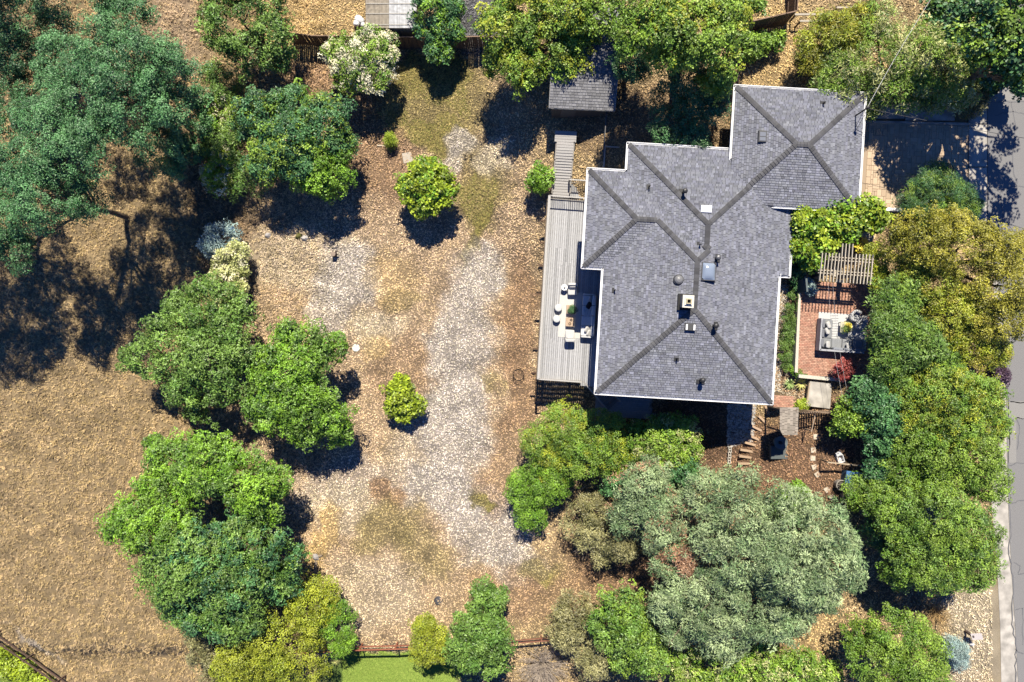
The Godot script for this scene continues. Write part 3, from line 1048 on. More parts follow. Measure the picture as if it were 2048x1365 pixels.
# ---------------------------------------------------------------- decks and stairs
func make_deck() -> void:
	var y := DECK
	# main deck: boards run along the house
	var dk := thing("deck", "long raised deck of pale weathered boards along the house", "deck", at(1095, 397, y) * Vector3(1, 0, 1), -deg_to_rad(3.5))
	var inv := dk.transform.affine_inverse()
	var loc := func(px: float, py: float, h: float) -> Vector3: return inv * at(px, py, h)
	var w: float = (loc.call(1172, 402, y) as Vector3).x
	var l: float = (loc.call(1072, 757, y) as Vector3).z
	var wide: float = (loc.call(1207, 600, y) as Vector3).x
	var pitch := 0.146
	var tones := []
	for k in 6:
		var f: float = [1.0, 0.86, 1.1, 0.78, 1.04, 0.93][k]
		tones.append(mat(lin(0.46 * f, 0.46 * f, 0.465 * f), 0.9, M.deckwood.albedo_texture, Vector3(1.1, 1.1, 0.22)))
	var k := 0
	var x := 0.22
	while x < wide + 0.4:
		var z0 := 0.0
		var breaks := [0.0, rnd(3.0, 5.0), rnd(7.5, 10.0), l + (0.35 if x > w + 0.3 else 0.0)]
		for b in 3:
			var m := MB.new()
			var len: float = breaks[b + 1] - breaks[b] - 0.006
			m.cbox(Vector3.ZERO, Vector3(pitch - 0.018, 0.03, len), 0.004)
			put("plank", m, tones[rng.randi() % 6], dk, Vector3(x + pitch / 2.0, y - 0.015 + rnd(-0.001, 0.002), breaks[b] + len / 2.0))
		x += pitch
		k += 1
	# joists below, a rim, posts and outriggers
	var jm := MB.new()
	jm.tint = Color(0.16, 0.13, 0.10)
	var z := 0.15
	while z < l:
		jm.box(Vector3((wide + 0.4) / 2.0, y - 0.145, z), Vector3(wide + 0.3, 0.22, 0.045))
		z += 0.36
	jm.box(Vector3(0.5, y - 0.38, l / 2.0), Vector3(0.1, 0.24, l))
	jm.box(Vector3(2.6, y - 0.38, l / 2.0), Vector3(0.1, 0.24, l))
	put("joists", jm, M.wood, dk)
	var rim := MB.new()
	rim.tint = Color(0.20, 0.16, 0.12)
	rim.box(Vector3(0.0, y - 0.16, l / 2.0), Vector3(0.05, 0.26, l))
	rim.box(Vector3(w / 2.0, y - 0.16, l + 0.03), Vector3(w, 0.26, 0.05))
	put("rim", rim, M.wood, dk)
	for i in 7:
		var m := MB.new()
		m.tint = Color(0.17, 0.13, 0.10)
		m.box(Vector3(0.5, y / 2.0 - 0.5, 0.6 + i * (l - 1.0) / 6.0), Vector3(0.12, y + 0.0, 0.12))
		put("support_post", m, M.wood, dk)
	for i in 8:
		var m := MB.new()
		m.tint = Color(0.13, 0.075, 0.045)
		var zz: float = (loc.call(1080, [484, 530, 588, 650, 698, 747, 440, 800][i], y) as Vector3).z
		if zz > l:
			continue
		m.box(Vector3(-0.18, y - 0.32, zz), Vector3(0.42, 0.12, 0.1))
		put("outrigger", m, M.wood, dk)
	# railings: flat cap, posts, balusters
	railing(dk, Vector3(0.09, y, 0.0), Vector3(0.09, y, l), 0.17)
	railing(dk, Vector3(0.12, y, 0.0), Vector3(w - 0.1, y, 0.04), 0.08)
	railing(dk, Vector3(0.12, y, l), Vector3((loc.call(1160, 764, y) as Vector3).x, y, l + 0.02), 0.09)
	# stair down to the lower deck beside the house
	var st := thing("deck_stair", "short wooden stair with a sloping handrail at the south end of the deck", "stair")
	var a := at(1172, 770, y)
	var b := at(1216, 822, 1.6)
	var dir := (b - a) * Vector3(1, 0, 1)
	dir = dir.normalized()
	var sd := Vector3(-dir.z, 0, dir.x)
	for i in 7:
		var t := (i + 0.5) / 7.0
		var m := MB.new()
		m.tint = Color(0.30, 0.27, 0.24)
		m.box(Vector3.ZERO, Vector3(0.27, 0.04, 0.95), Basis(dir, Vector3.UP, sd))
		put("tread", m, M.wood, st, a.lerp(b, t) - sd * 0.55)
	for s in [0.02, -1.08]:
		var m := MB.new()
		m.tint = Color(0.45, 0.42, 0.38)
		m.beam(a + sd * s + Vector3(0, 0.95, 0) - dir * 0.4, b + sd * s + Vector3(0, 0.95, 0), 0.09, 0.05)
		m.beam(a + sd * s + Vector3(0, -0.1, 0), b + sd * s + Vector3(0, -0.1, 0), 0.05, 0.22)
		for i in 5:
			var q: Vector3 = a.lerp(b, i / 4.0) + sd * s
			m.box(q + Vector3(0, 0.45, 0), Vector3(0.05, 1.0, 0.05))
		put("handrail", m, M.wood, st)
	# lower deck in the shade of the south eave
	var ld := thing("lower_deck", "lower deck of grey boards in the shade below the south eave", "deck", at(1192, 788, 1.5) * Vector3(1, 0, 1), -deg_to_rad(3.4))
	for i in 11:
		var m := MB.new()
		m.tint = g3(rnd(0.38, 0.46))
		m.cbox(Vector3.ZERO, Vector3(5.4, 0.03, 0.134), 0.004)
		put("plank", m, M.deckwood, ld, Vector3(2.7, 1.5, 0.1 + i * 0.146))
	var lm := MB.new()
	lm.tint = Color(0.14, 0.12, 0.1)
	for i in 4:
		lm.box(Vector3(0.3 + i * 1.6, 0.6, 1.5), Vector3(0.1, 1.75, 0.1))
	lm.box(Vector3(2.7, 1.38, 1.5), Vector3(5.3, 0.2, 0.06))
	lm.box(Vector3(2.7, 1.38, 0.2), Vector3(5.3, 0.2, 0.06))
	put("frame", lm, M.wood, ld)
	var rl := MB.new()
	rl.tint = Color(0.3, 0.29, 0.27)
	for s in [0.0, 0.14]:
		rl.beam(Vector3(5.3 + s, 1.5, 0.0), Vector3(5.3 + s, 1.5, 1.6), 0.06, 0.08)
	put("kerb_rail", rl, M.wood, ld)
	# boarded walk from the shed down to the deck
	var wk := thing("garden_stair", "weathered plank stair and landing leading from the shed to the deck", "stair")
	for i in 24:
		var t := i / 23.0
		var h := lerpf(3.75, 3.02, smoothstep(0.15, 0.95, t))
		var py := lerpf(264.0, 392.0, t)
		var cx := lerpf(1132.0, 1122.0, t)
		var half := (21.5 if py < 283.0 else 17.5)
		var p0 := at(cx - half, py, h)
		var p1 := at(cx + half, py + 2, h)
		var m := MB.new()
		m.tint = g3(rnd(0.36, 0.46)) * Color(1.0, 0.96, 0.92)
		m.beam(p0, p1, 0.176, 0.035)
		put("plank", m, M.wood, wk)
	for s in [-18.0, 18.0]:
		var m := MB.new()
		m.tint = Color(0.36, 0.33, 0.29)
		m.beam(at(1131 + s, 284, 3.6 + 0.35), at(1122 + s, 386, 3.02 + 0.35), 0.07, 0.04)
		m.beam(at(1131 + s, 284, 3.55), at(1122 + s, 386, 2.95), 0.05, 0.2)
		for i in 4:
			var t := i / 3.0
			var q := at(lerpf(1131 + s, 1122 + s, t), lerpf(284.0, 386.0, t), lerpf(3.95, 3.37, t))
			m.box(q - Vector3(0, 0.6, 0), Vector3(0.08, 1.4, 0.08))
		put("handrail", m, M.wood, wk)
	# side landing between the stair and the house, and the small one to the north
	var sl := thing("landing", "small boarded landing with balusters between the stair and the house wall", "landing", at(1140, 366, 3.0) * Vector3(1, 0, 1), -deg_to_rad(3.4))
	for i in 7:
		var m := MB.new()
		m.tint = g3(rnd(0.36, 0.44))
		m.cbox(Vector3.ZERO, Vector3(0.132, 0.03, 0.95), 0.004)
		put("plank", m, M.wood, sl, Vector3(0.1 + i * 0.146, 2.98, 0.5))
	railing(sl, Vector3(-0.1, 2.98, 0.0), Vector3(1.2, 2.98, 0.0), 0.08)
	var nl := thing("porch_landing", "shaded slatted landing tucked into the northwest corner of the house", "landing", at(1206, 302, 3.2) * Vector3(1, 0, 1), -deg_to_rad(3.4))
	for i in 12:
		var m := MB.new()
		m.tint = g3(rnd(0.36, 0.44))
		m.cbox(Vector3.ZERO, Vector3(0.132, 0.03, 1.5), 0.004)
		put("plank", m, M.wood, nl, Vector3(0.1 + i * 0.146, 3.3, 0.75))
	railing(nl, Vector3(0.0, 3.3, 0.0), Vector3(1.8, 3.3, 0.0), 0.08)
	railing(nl, Vector3(0.0, 3.3, 0.05), Vector3(0.0, 3.3, 1.4), 0.08)

func railing(parent: Node, a: Vector3, b: Vector3, cap: float) -> void:
	var d := (b - a)
	var l := d.length()
	var m := MB.new()
	m.tint = Color(0.52, 0.50, 0.46)
	m.beam(a + Vector3(0, 1.0, 0), b + Vector3(0, 1.0, 0), cap, 0.04)
	put("rail_cap", m, M.wood, parent)
	m = MB.new()
	m.tint = Color(0.42, 0.39, 0.34)
	m.beam(a + Vector3(0, 0.1, 0), b + Vector3(0, 0.1, 0), 0.04, 0.07)
	put("bottom_rail", m, M.wood, parent)
	var n := int(l / 0.13)
	var bal := MB.new()
	bal.tint = Color(0.42, 0.39, 0.34)
	bal.box(Vector3.ZERO, Vector3(0.035, 0.86, 0.035))
	var bm := bal.mesh()
	for i in n:
		put("baluster", bm, M.wood, parent, a.lerp(b, (i + 0.5) / n) + Vector3(0, 0.55, 0))
	var po := MB.new()
	po.tint = Color(0.40, 0.37, 0.32)
	po.box(Vector3.ZERO, Vector3(0.09, 1.08, 0.09))
	var pm := po.mesh()
	var c := maxi(1, int(round(l / 2.0)))
	for i in c + 1:
		put("post", pm, M.wood, parent, a.lerp(b, float(i) / c) + Vector3(0, 0.44, 0))

# ---------------------------------------------------------------- brick patio and pergola
func make_patio() -> void:
	var y := STREET + 0.1
	var pt := Node3D.new()
	pt.name = "patio"
	add_child(pt)
	pt.set_meta("kind", "structure")
	var outline := plan([[1603, 562], [1748, 570], [1738, 760], [1596, 748]], y)
	var bed := MB.new()
	bed.tint = Color(0.30, 0.17, 0.12)
	bed.slab(outline, y - 0.4, y)
	put("mortar_bed", bed, M.stone, pt)
	bricks(pt, outline, y, 0.055)
	for q in [[[1598, 578], [1603, 578], [1596, 746], [1590, 745]], [[1598, 749], [1692, 758], [1692, 765], [1598, 756]]]:
		var m := MB.new()
		m.slab(plan(q, y + 0.12), y - 0.4, y + 0.12)
		put("kerb", m, mat(lin(0.66, 0.61, 0.50), 0.9, M.stone.albedo_texture, Vector3(0.8, 0.8, 0.8)), pt)
	var land := Node3D.new()
	land.name = "brick_path"
	add_child(land)
	land.set_meta("kind", "structure")
	var o2 := plan([[1549, 791], [1588, 794], [1586, 817], [1547, 815]], y - 0.05)
	var b2 := MB.new()
	b2.tint = Color(0.36, 0.24, 0.17)
	b2.slab(o2, y - 0.5, y - 0.05)
	put("mortar_bed", b2, M.stone, land)
	bricks(land, o2, y - 0.05, 0.06)
	# pergola of slats on doubled beams
	var h := STREET + 2.6
	var pg := thing("pergola", "cream timber pergola of narrow slats above the brick patio", "pergola")
	for i in 16:
		var m := MB.new()
		m.tint = Color(0.62, 0.55, 0.43) * rnd(0.88, 1.08)
		var top: float = 506.0 + 0.25 * i - (20.0 if i > 5 and i < 10 else 0.0)
		m.beam(at(1643 + 6.75 * i + 2.0, top, h), at(1639 + 6.75 * i, 562 + 0.52 * i, h), 0.05, 0.14)
		put("slat", m, M.wood, pg)
	for q in [[1636, 540.5, 1746, 547.5], [1636, 546, 1745, 553], [1660, 514, 1748, 520], [1660, 520, 1747, 526]]:
		var m := MB.new()
		m.tint = Color(0.58, 0.51, 0.40)
		m.beam(at(q[0], q[1], h - 0.16), at(q[2], q[3], h - 0.16), 0.05, 0.16)
		put("beam", m, M.wood, pg)
	for q in [[1660, 545], [1712, 548], [1716, 520], [1664, 517]]:
		var m := MB.new()
		m.tint = Color(0.22, 0.16, 0.12)
		var p := at(q[0], q[1], h - 0.2)
		m.box(Vector3(p.x, STREET + 1.1, p.z), Vector3(0.26, 2.5, 0.26))
		put("post", m, M.wood, pg)
	# stone path seen through the pergola
	for q in [[1672, 482, 26, "pale flagstone in the hedge gap above the pergola, nearest the house"], [1705, 478, 26, "pale flagstone in the hedge gap above the pergola, the middle one"], [1733, 474, 24, "pale flagstone in the hedge gap above the pergola, nearest the road"], [1672, 545, 18, "pale flagstone seen through the slats under the middle of the pergola"], [1678, 566, 14, "small pale flagstone at the lower edge of the pergola, touching the bricks"], [1674, 508, 9, "smallest pale flagstone at the top corner of the pergola"], [1690, 506, 13, "pale flagstone under the upper slats of the pergola"]]:
		var m := MB.new()
		m.tint = Color(0.60, 0.53, 0.42) * rnd(0.9, 1.05)
		var pts := PackedVector2Array()
		var c := at(q[0], q[1], STREET)
		for k in 9:
			var a := TAU * k / 9.0
			var r: float = q[2] * 0.033 * 0.55 * rnd(0.85, 1.1)
			pts.append(Vector2(c.x + cos(a) * r * 1.25, c.z + sin(a) * r))
		m.slab(pts, STREET - 0.1, STREET + 0.09)
		single("flagstone", q[3], "stone", m, M.stone, Vector3.ZERO, 0.0, "flagstones of the pergola path")
	# dark timber screen at the head of the patio
	var sc := MB.new()
	sc.tint = Color(0.12, 0.15, 0.15)
	sc.beam(at(1600, 560, STREET + 1.0), at(1602, 586, STREET + 1.0), 0.12, 2.0)
	single("screen_post", "dark grey green timber screen end at the corner of the brick patio", "screen", sc, M.wood)
	# two wires strung from the pergola over the patio, on a far post hidden in the garden
	for k in 2:
		var m := MB.new()
		m.tint = g3(0.35)
		var a := at(1657 + 9 * k, 566, h + 0.15)
		var b := at(1688 + 12 * k, 806, STREET + 2.4)
		var pts := []
		for i in 11:
			var t := i / 10.0
			pts.append(a.lerp(b, t) - Vector3(0, 0.35 * 4.0 * t * (1.0 - t), 0))
		m.path(pts, 0.007, 0.007, 5)
		single("overhead_wire", "thin wire strung above the patio, the one nearer the house" if k == 0 else "thin wire strung above the patio, the one nearer the trees", "wire", m, M.plain)

func bricks(parent: Node, outline: PackedVector2Array, y: float, turn: float) -> void:
	var u := Vector2(cos(turn), sin(turn))
	var w := Vector2(-sin(turn), cos(turn))
	var m := MB.new()
	var lo := Vector2(1e9, 1e9)
	var hi := Vector2(-1e9, -1e9)
	for p in outline:
		lo = lo.min(Vector2(p.dot(u), p.dot(w)))
		hi = hi.max(Vector2(p.dot(u), p.dot(w)))
	var bw := 0.215
	var bh := 0.108
	var j := 0
	var b := Basis(Vector3(u.x, 0, u.y), Vector3.UP, Vector3(w.x, 0, w.y))
	while lo.y + j * bh < hi.y:
		var i := 0
		while lo.x + i * bw < hi.x + bw:
			var c := u * (lo.x + (i + (0.5 if j % 2 == 0 else 0.0)) * bw) + w * (lo.y + (j + 0.5) * bh)
			if Geometry2D.is_point_in_polygon(c, outline):
				var f := rnd(0.75, 1.2)
				m.tint = Color(0.50, 0.245, 0.165).lerp(Color(0.62, 0.38, 0.26), rng.randf() * 0.8) * f
				m.cbox(Vector3(c.x, y + 0.008 + rnd(0.0, 0.006), c.y), Vector3(bw - 0.014, 0.03, bh - 0.012), 0.006, b)
			i += 1
		j += 1
	stuff(put("bricks", m, M.stone, parent))

# ---------------------------------------------------------------- outbuildings
func make_shed() -> void:
	var e := 5.5
	var sh := thing("garden_shed", "small shed with a grey shingled gable roof beside the plank stair", "shed", at(1098, 216, e) * Vector3(1, 0, 1), -deg_to_rad(2.6))
	var inv := sh.transform.affine_inverse()
	var w: float = (inv * at(1230, 222, e)).x
	var d: float = -(inv * at(1100, 112, e)).z
	var p := 0.32
	var tone := func() -> Color:
		var g := rnd(0.20, 0.34)
		return Color(g, g, g * 1.04)
	for s in 2:
		var poly := PackedVector2Array([Vector2(0, 0), Vector2(w, 0), Vector2(w, -d), Vector2(0, -d)]) if s == 0 else PackedVector2Array([Vector2(0, -d), Vector2(w, -d), Vector2(w, -2.0 * d), Vector2(0, -2.0 * d)])
		var l := Vector3(0, -p, e) if s == 0 else Vector3(0, p, e + 2.0 * d * p)
		var m := MB.new()
		shingles(m, poly, l, Vector2(0, 1) if s == 0 else Vector2(0, -1), 0.17, tone)
		stuff(put("shingles", m, M.shingle, sh))
		var b := MB.new()
		b.tint = g3(0.07)
		var q := []
		for v in poly:
			q.append(Vector3(v.x, l.y * v.y + l.z, v.y))
		b.quad(q[0], q[1], q[2], q[3])
		put("roof_deck", b, M.wood, sh)
	var wl := MB.new()
	wl.tint = Color(0.11, 0.10, 0.09)
	wl.box(Vector3(w / 2.0, e - 1.35, -d), Vector3(w - 0.5, 2.6, 2.0 * d - 0.5))
	for i in int((w - 0.5) / 0.2):
		wl.box(Vector3(0.35 + i * 0.2, e - 1.35, -0.24), Vector3(0.17, 2.5, 0.03))
	put("wall", wl, M.wood, sh)
	var dr := MB.new()
	dr.tint = Color(0.14, 0.13, 0.12)
	dr.box(Vector3(1.4, e - 1.3, -0.2), Vector3(1.0, 2.0, 0.05))
	put("door", dr, M.wood, sh)
	for i in 2:
		var f := MB.new()
		f.tint = Color(0.4, 0.39, 0.36)
		f.beam(Vector3(0.0 if i == 0 else w, e - 0.06, 0.0), Vector3(0.0 if i == 0 else w, e - 0.06 + d * p, -d), 0.04, 0.16)
		put("barge_board", f, M.wood, sh)
	var fa := MB.new()
	fa.tint = Color(0.4, 0.39, 0.36)
	fa.beam(Vector3(0, e - 0.06, 0.01), Vector3(w, e - 0.06, 0.01), 0.03, 0.12)
	put("fascia", fa, M.wood, sh)
	# rail post and pipe by the shed
	var rp := MB.new()
	rp.tint = Color(0.45, 0.44, 0.42)
	rp.beam(at(1213, 224, 4.6), at(1207, 312, 4.3), 0.06, 0.06)
	for t in [0.0, 0.5, 1.0]:
		var q := at(lerpf(1213, 1207, t), lerpf(224, 312, t), lerpf(4.6, 4.3, t))
		rp.box(q - Vector3(0, 0.6, 0), Vector3(0.06, 1.2, 0.06))
	single("handrail", "slim grey handrail between the shed and the house corner", "handrail", rp, M.metal)
	# greenhouse roof of ribbed sheets behind the fence
	var gh := thing("greenhouse", "small greenhouse with a ribbed roof, one slope tan and one slope white", "greenhouse")
	var gy := 0.2
	var ridge := 2.75
	for s in 2:
		var x0: float = 778.0
		var x1: float = 731.0 if s == 0 else 833.0
		var h1 := 2.2
		var m := MB.new()
		var n := 22
		for i in n:
			for k in 2:
				var t0 := (i + k * 0.5) / n
				var t1 := (i + k * 0.5 + 0.5) / n
				var up := 0.035 if k == 0 else 0.0
				var q := []
				for c in [[t0, 0], [t1, 0], [t1, 1], [t0, 1]]:
					var hh: float = lerpf(ridge, h1, c[0]) + up
					q.append(at(lerpf(x0, x1, c[0]), -90.0 if c[1] == 0 else 56.0, hh + gy))
				m.tint = Color(0.40, 0.35, 0.27) * rnd(0.85, 1.1) if s == 0 else Color(0.42, 0.43, 0.45) * rnd(0.7, 1.1)
				m.quad(q[0], q[1], q[2], q[3])
				if k == 0:
					var dn := Vector3(0, -0.035, 0)
					m.quad(q[1], q[1] + dn, q[2] + dn, q[2])
					m.quad(q[0], q[3], q[3] + dn, q[0] + dn)
		put("roof_sheet", m, M.tin, gh)
		for b in [-40.0, 7.0, 27.0, 49.0]:
			var bt := MB.new()
			bt.tint = Color(0.68, 0.64, 0.55)
			bt.beam(at(x0, b, ridge + gy + 0.05), at(x1, b, h1 + gy + 0.05), 0.035, 0.03)
			put("batten", bt, M.wood, gh)
	var gw := MB.new()
	var sw := at(737, 57, gy + 2.1)
	var se := at(828, 58, gy + 2.1)
	for i in 18:
		gw.tint = Color(0.42, 0.37, 0.28) * rnd(0.85, 1.1)
		var q := sw.lerp(se, (i + 0.5) / 18.0)
		var hh := 2.1 + 0.45 * (1.0 - absf((i + 0.5) / 9.0 - 1.0))
		gw.box(Vector3(q.x, gy + hh / 2.0 - 0.2, q.z - 0.15), Vector3((se.x - sw.x) / 18.0 - 0.01, hh + 0.1, 0.03))
	put("gable_wall", gw, M.wood, gh)
	var fr := MB.new()
	fr.tint = Color(0.22, 0.17, 0.12)
	for t in [0.0, 0.5, 1.0]:
		var q := sw.lerp(se, t)
		fr.box(Vector3(q.x, gy + 1.1, q.z - 0.1), Vector3(0.09, 2.2, 0.06))
	for s in 2:
		var side := MB.new()
		side.tint = Color(0.40, 0.36, 0.28)
		var q := sw if s == 0 else se
		side.box(Vector3(q.x, gy + 1.0, q.z - 2.3), Vector3(0.04, 2.2, 4.2))
		put("side_wall", side, M.wood, gh)
	put("frame", fr, M.wood, gh)
	# crumpled white bag by the greenhouse
	var bag := MB.new()
	for q in [[717, 38, 0.30], [723, 42, 0.24], [713, 47, 0.25], [726, 50, 0.2]]:
		bag.tint = g3(rnd(0.38, 0.55))
		bag.cushion(ground(q[0], q[1], 0.25), Vector3(q[2] * 2.0, 0.4, q[2] * 1.8), Basis(Vector3.UP, rnd(0, 3)), 0.7, 10)
	single("plastic_bag", "crumpled white plastic bag lying against the greenhouse", "bag", bag, M.plain)

# ---------------------------------------------------------------- fences
func board_fence(label: String, line: Array, h: float, tone: Color, broken := 0.0) -> void:
	var f := thing("board_fence", label, "fence")
	var shared := []
	for k in 4:
		var m := MB.new()
		m.tint = tone * [1.0, 0.8, 1.15, 0.92][k]
		m.box(Vector3(0, h / 2.0 - 0.1, 0), Vector3(0.138, h + 0.2, 0.02))
		m.hexa(Vector3(0, h + 0.02, 0), Vector3(0.138, 0.04, 0.02), Vector3(0.09, 0.04, 0.02))
		shared.append(m.mesh())
	for k in line.size() - 1:
		var a := ground(line[k][0], line[k][1])
		var b := ground(line[k + 1][0], line[k + 1][1])
		var l := Vector2(b.x - a.x, b.z - a.z).length()
		var n := int(l / 0.148)
		var turn := -atan2(b.z - a.z, b.x - a.x)
		for i in n:
			if rng.randf() < broken:
				continue
			var p := a.lerp(b, (i + 0.5) / n)
			p.y = terrain(p.x, p.z) + rnd(-0.02, 0.03) + (0.06 if (i / 16) % 2 == 0 else 0.0)
			var o := put("board", shared[rng.randi() % 4], M.wood, f, p, turn)
			o.rotation.z = rnd(-0.012, 0.012)
		var d := (b - a).normalized()
		var nrm := Vector3(-d.z, 0, d.x)
		for y in [0.4, h - 0.3]:
			var m := MB.new()
			m.tint = tone * 0.85
			m.beam(a + Vector3(0, y, 0) - nrm * 0.035, b + Vector3(0, y, 0) - nrm * 0.035, 0.04, 0.09)
			put("rail", m, M.wood, f)
		var c := maxi(1, int(l / 2.4))
		for i in c + 1:
			var m := MB.new()
			m.tint = tone * 0.9
			m.box(Vector3(0, h / 2.0 - 0.1, 0), Vector3(0.1, h, 0.1))
			put("post", m, M.wood, f, a.lerp(b, float(i) / c) - nrm * 0.11, turn)
		var cap := MB.new()
		cap.tint = tone * 1.8
		cap.beam(a + Vector3(0, h + 0.09, 0), b + Vector3(0, h + 0.09, 0), 0.07, 0.03)
		put("cap_rail", cap, M.wood, f)

func rail_fence(label: String, line: Array, h: float, tone: Color, rails: Array) -> void:
	var f := thing("rail_fence", label, "fence")
	var tops := []
	for q in line:
		var p := ground(q[0], q[1])
		var m := MB.new()
		m.tint = tone * rnd(0.85, 1.1)
		m.box(Vector3(0, h / 2.0 - 0.15, 0), Vector3(0.11, h + 0.3, 0.11))
		put("post", m, M.wood, f, p)
		tops.append(p)
	for k in tops.size() - 1:
		for y in rails:
			var m := MB.new()
			m.tint = tone * rnd(0.9, 1.15)
			m.beam(tops[k] + Vector3(0, y, 0), tops[k + 1] + Vector3(0, y, 0), 0.05, 0.13)
			put("rail", m, M.wood, f)

func make_fences() -> void:
	var brown := Color(0.17, 0.115, 0.075)
	board_fence("tall brown board fence along the top of the yard, below the greenhouse", [[588, 89], [640, 94], [715, 95], [790, 97], [962, 96], [1010, 97]], 1.85, brown, 0.02)
	board_fence("dark brown board fence standing behind the garage", [[1486, 69], [1570, 50]], 1.85, brown)
	board_fence("brown board fence turning away toward the top edge behind the garage", [[1571, 49], [1575, -20]], 1.85, brown)
	board_fence("low wooden edging between the trees and the garage corner", [[1484, 78], [1471, 168]], 0.35, Color(0.26, 0.17, 0.11))
	rail_fence("brown post and rail fence across the bottom left corner of the field", [[-62, 1216], [2, 1262], [68, 1308], [131, 1352], [196, 1398]], 1.25, Color(0.15, 0.095, 0.07), [1.15, 0.6])
	rail_fence("rust red post and rail fence between the yard and the green lawn", [[600, 1294], [655, 1292], [725, 1288], [795, 1286], [860, 1284]], 1.15, Color(0.34, 0.12, 0.065), [1.1, 0.55])
	rail_fence("thin red brown rail fence behind the bare twig bush", [[1018, 1277], [1082, 1272], [1150, 1268]], 1.0, Color(0.30, 0.13, 0.08), [0.95, 0.5])
	# lattice and rails behind the big laurel
	var lt := thing("lattice_panel", "small brown lattice panel with a pale top rail among the laurels", "lattice")
	var a := at(1674, 15, STREET + 1.7)
	var b := at(1743, 15, STREET + 1.7)
	var m := MB.new()
	m.tint = Color(0.55, 0.48, 0.38)
	m.beam(a, b, 0.11, 0.05)
	put("top_rail", m, M.wood, lt)
	for s in 2:
		m = MB.new()
		m.tint = Color(0.25, 0.18, 0.13)
		for i in 22:
			var x := lerpf(a.x, b.x, i / 21.0)
			var x2 := clampf(x + (0.55 if s == 0 else -0.55), a.x, b.x)
			if absf(x2 - x) > 0.1:
				m.beam(Vector3(x, STREET + 1.66, a.z + s * 0.012), Vector3(x2, STREET + 0.95, a.z + s * 0.012), 0.008, 0.03)
		put("lattice_strips", m, M.wood, lt)
	for i in 2:
		m = MB.new()
		m.tint = Color(0.25, 0.18, 0.13)
		m.box((a if i == 0 else b) - Vector3(0, 0.85, 0), Vector3(0.09, 1.7, 0.09))
		put("post", m, M.wood, lt)
	for q in [[1590, 29, 1668, 28, "weathered pale rail beside the lattice panel"], [1600, 42, 1663, 42, "second pale rail lying below the lattice panel rail"]]:
		m = MB.new()
		m.tint = Color(0.50, 0.45, 0.37)
		m.beam(at(q[0], q[1], STREET + 1.0), at(q[2], q[3], STREET + 1.0), 0.12, 0.05)
		m.tint = Color(0.25, 0.18, 0.13)
		for t in [0.03, 0.97]:
			m.box(at(lerpf(q[0], q[2], t), lerpf(q[1], q[3], t), STREET + 1.0) - Vector3(0, 0.53, 0), Vector3(0.09, 1.0, 0.09))
		single("garden_rail", q[4], "rail", m, M.wood)
	# low white wall at the foot of the driveway and a dark one at its head
	m = MB.new()
	m.slab(plan([[1714, 412], [1812, 417], [1811, 423], [1713, 419]], STREET + 0.35), STREET - 0.3, STREET + 0.35)
	single("garden_wall", "low white wall along the lower edge of the paved driveway", "wall", m, M.white)
	m = MB.new()
	m.slab(plan([[1733, 241], [1956, 246], [1956, 249.5], [1733, 244.5]], STREET + 0.2), STREET - 0.3, STREET + 0.2)
	single("kerb_wall", "low grey concrete kerb along the upper edge of the paved driveway", "kerb", m, M.concrete)

# ---------------------------------------------------------------- garden things
func rock(m: MB, p: Vector3, r: float, flat := 0.6) -> void:
	var ring := []
	var a0 := rng.randf() * TAU
	for k in 6:
		var a := a0 + TAU * k / 6.0
		ring.append(p + Vector3(cos(a) * r * rnd(0.8, 1.15), rnd(-0.1, 0.15) * r, sin(a) * r * rnd(0.7, 1.0)))
	var top := p + Vector3(rnd(-0.2, 0.2) * r, r * flat, rnd(-0.2, 0.2) * r)
	for k in 6:
		var q: Vector3 = ring[k]
		var s: Vector3 = ring[(k + 1) % 6]
		var q2 := q.lerp(top, 0.55) + Vector3(0, r * flat * 0.3, 0)
		var s2 := s.lerp(top, 0.55) + Vector3(0, r * flat * 0.3, 0)
		m.quad(q, s, s2, q2)
		m.tri(q2, s2, top + Vector3(0, r * flat * 0.05, 0))
		m.quad(q - Vector3(0, r * 0.6, 0), s - Vector3(0, r * 0.6, 0), s, q)

func slabstone(px: float, py: float, w: float, d: float, h: float, turn: float, c: Color) -> MB:
	var m := MB.new()
	m.tint = c
	var p := ground(px, py)
	m.cbox(Vector3(p.x, p.y + h / 2.0 - 0.05, p.z), Vector3(w, h + 0.1, d), 0.015, Basis(Vector3.UP, turn))
	return m

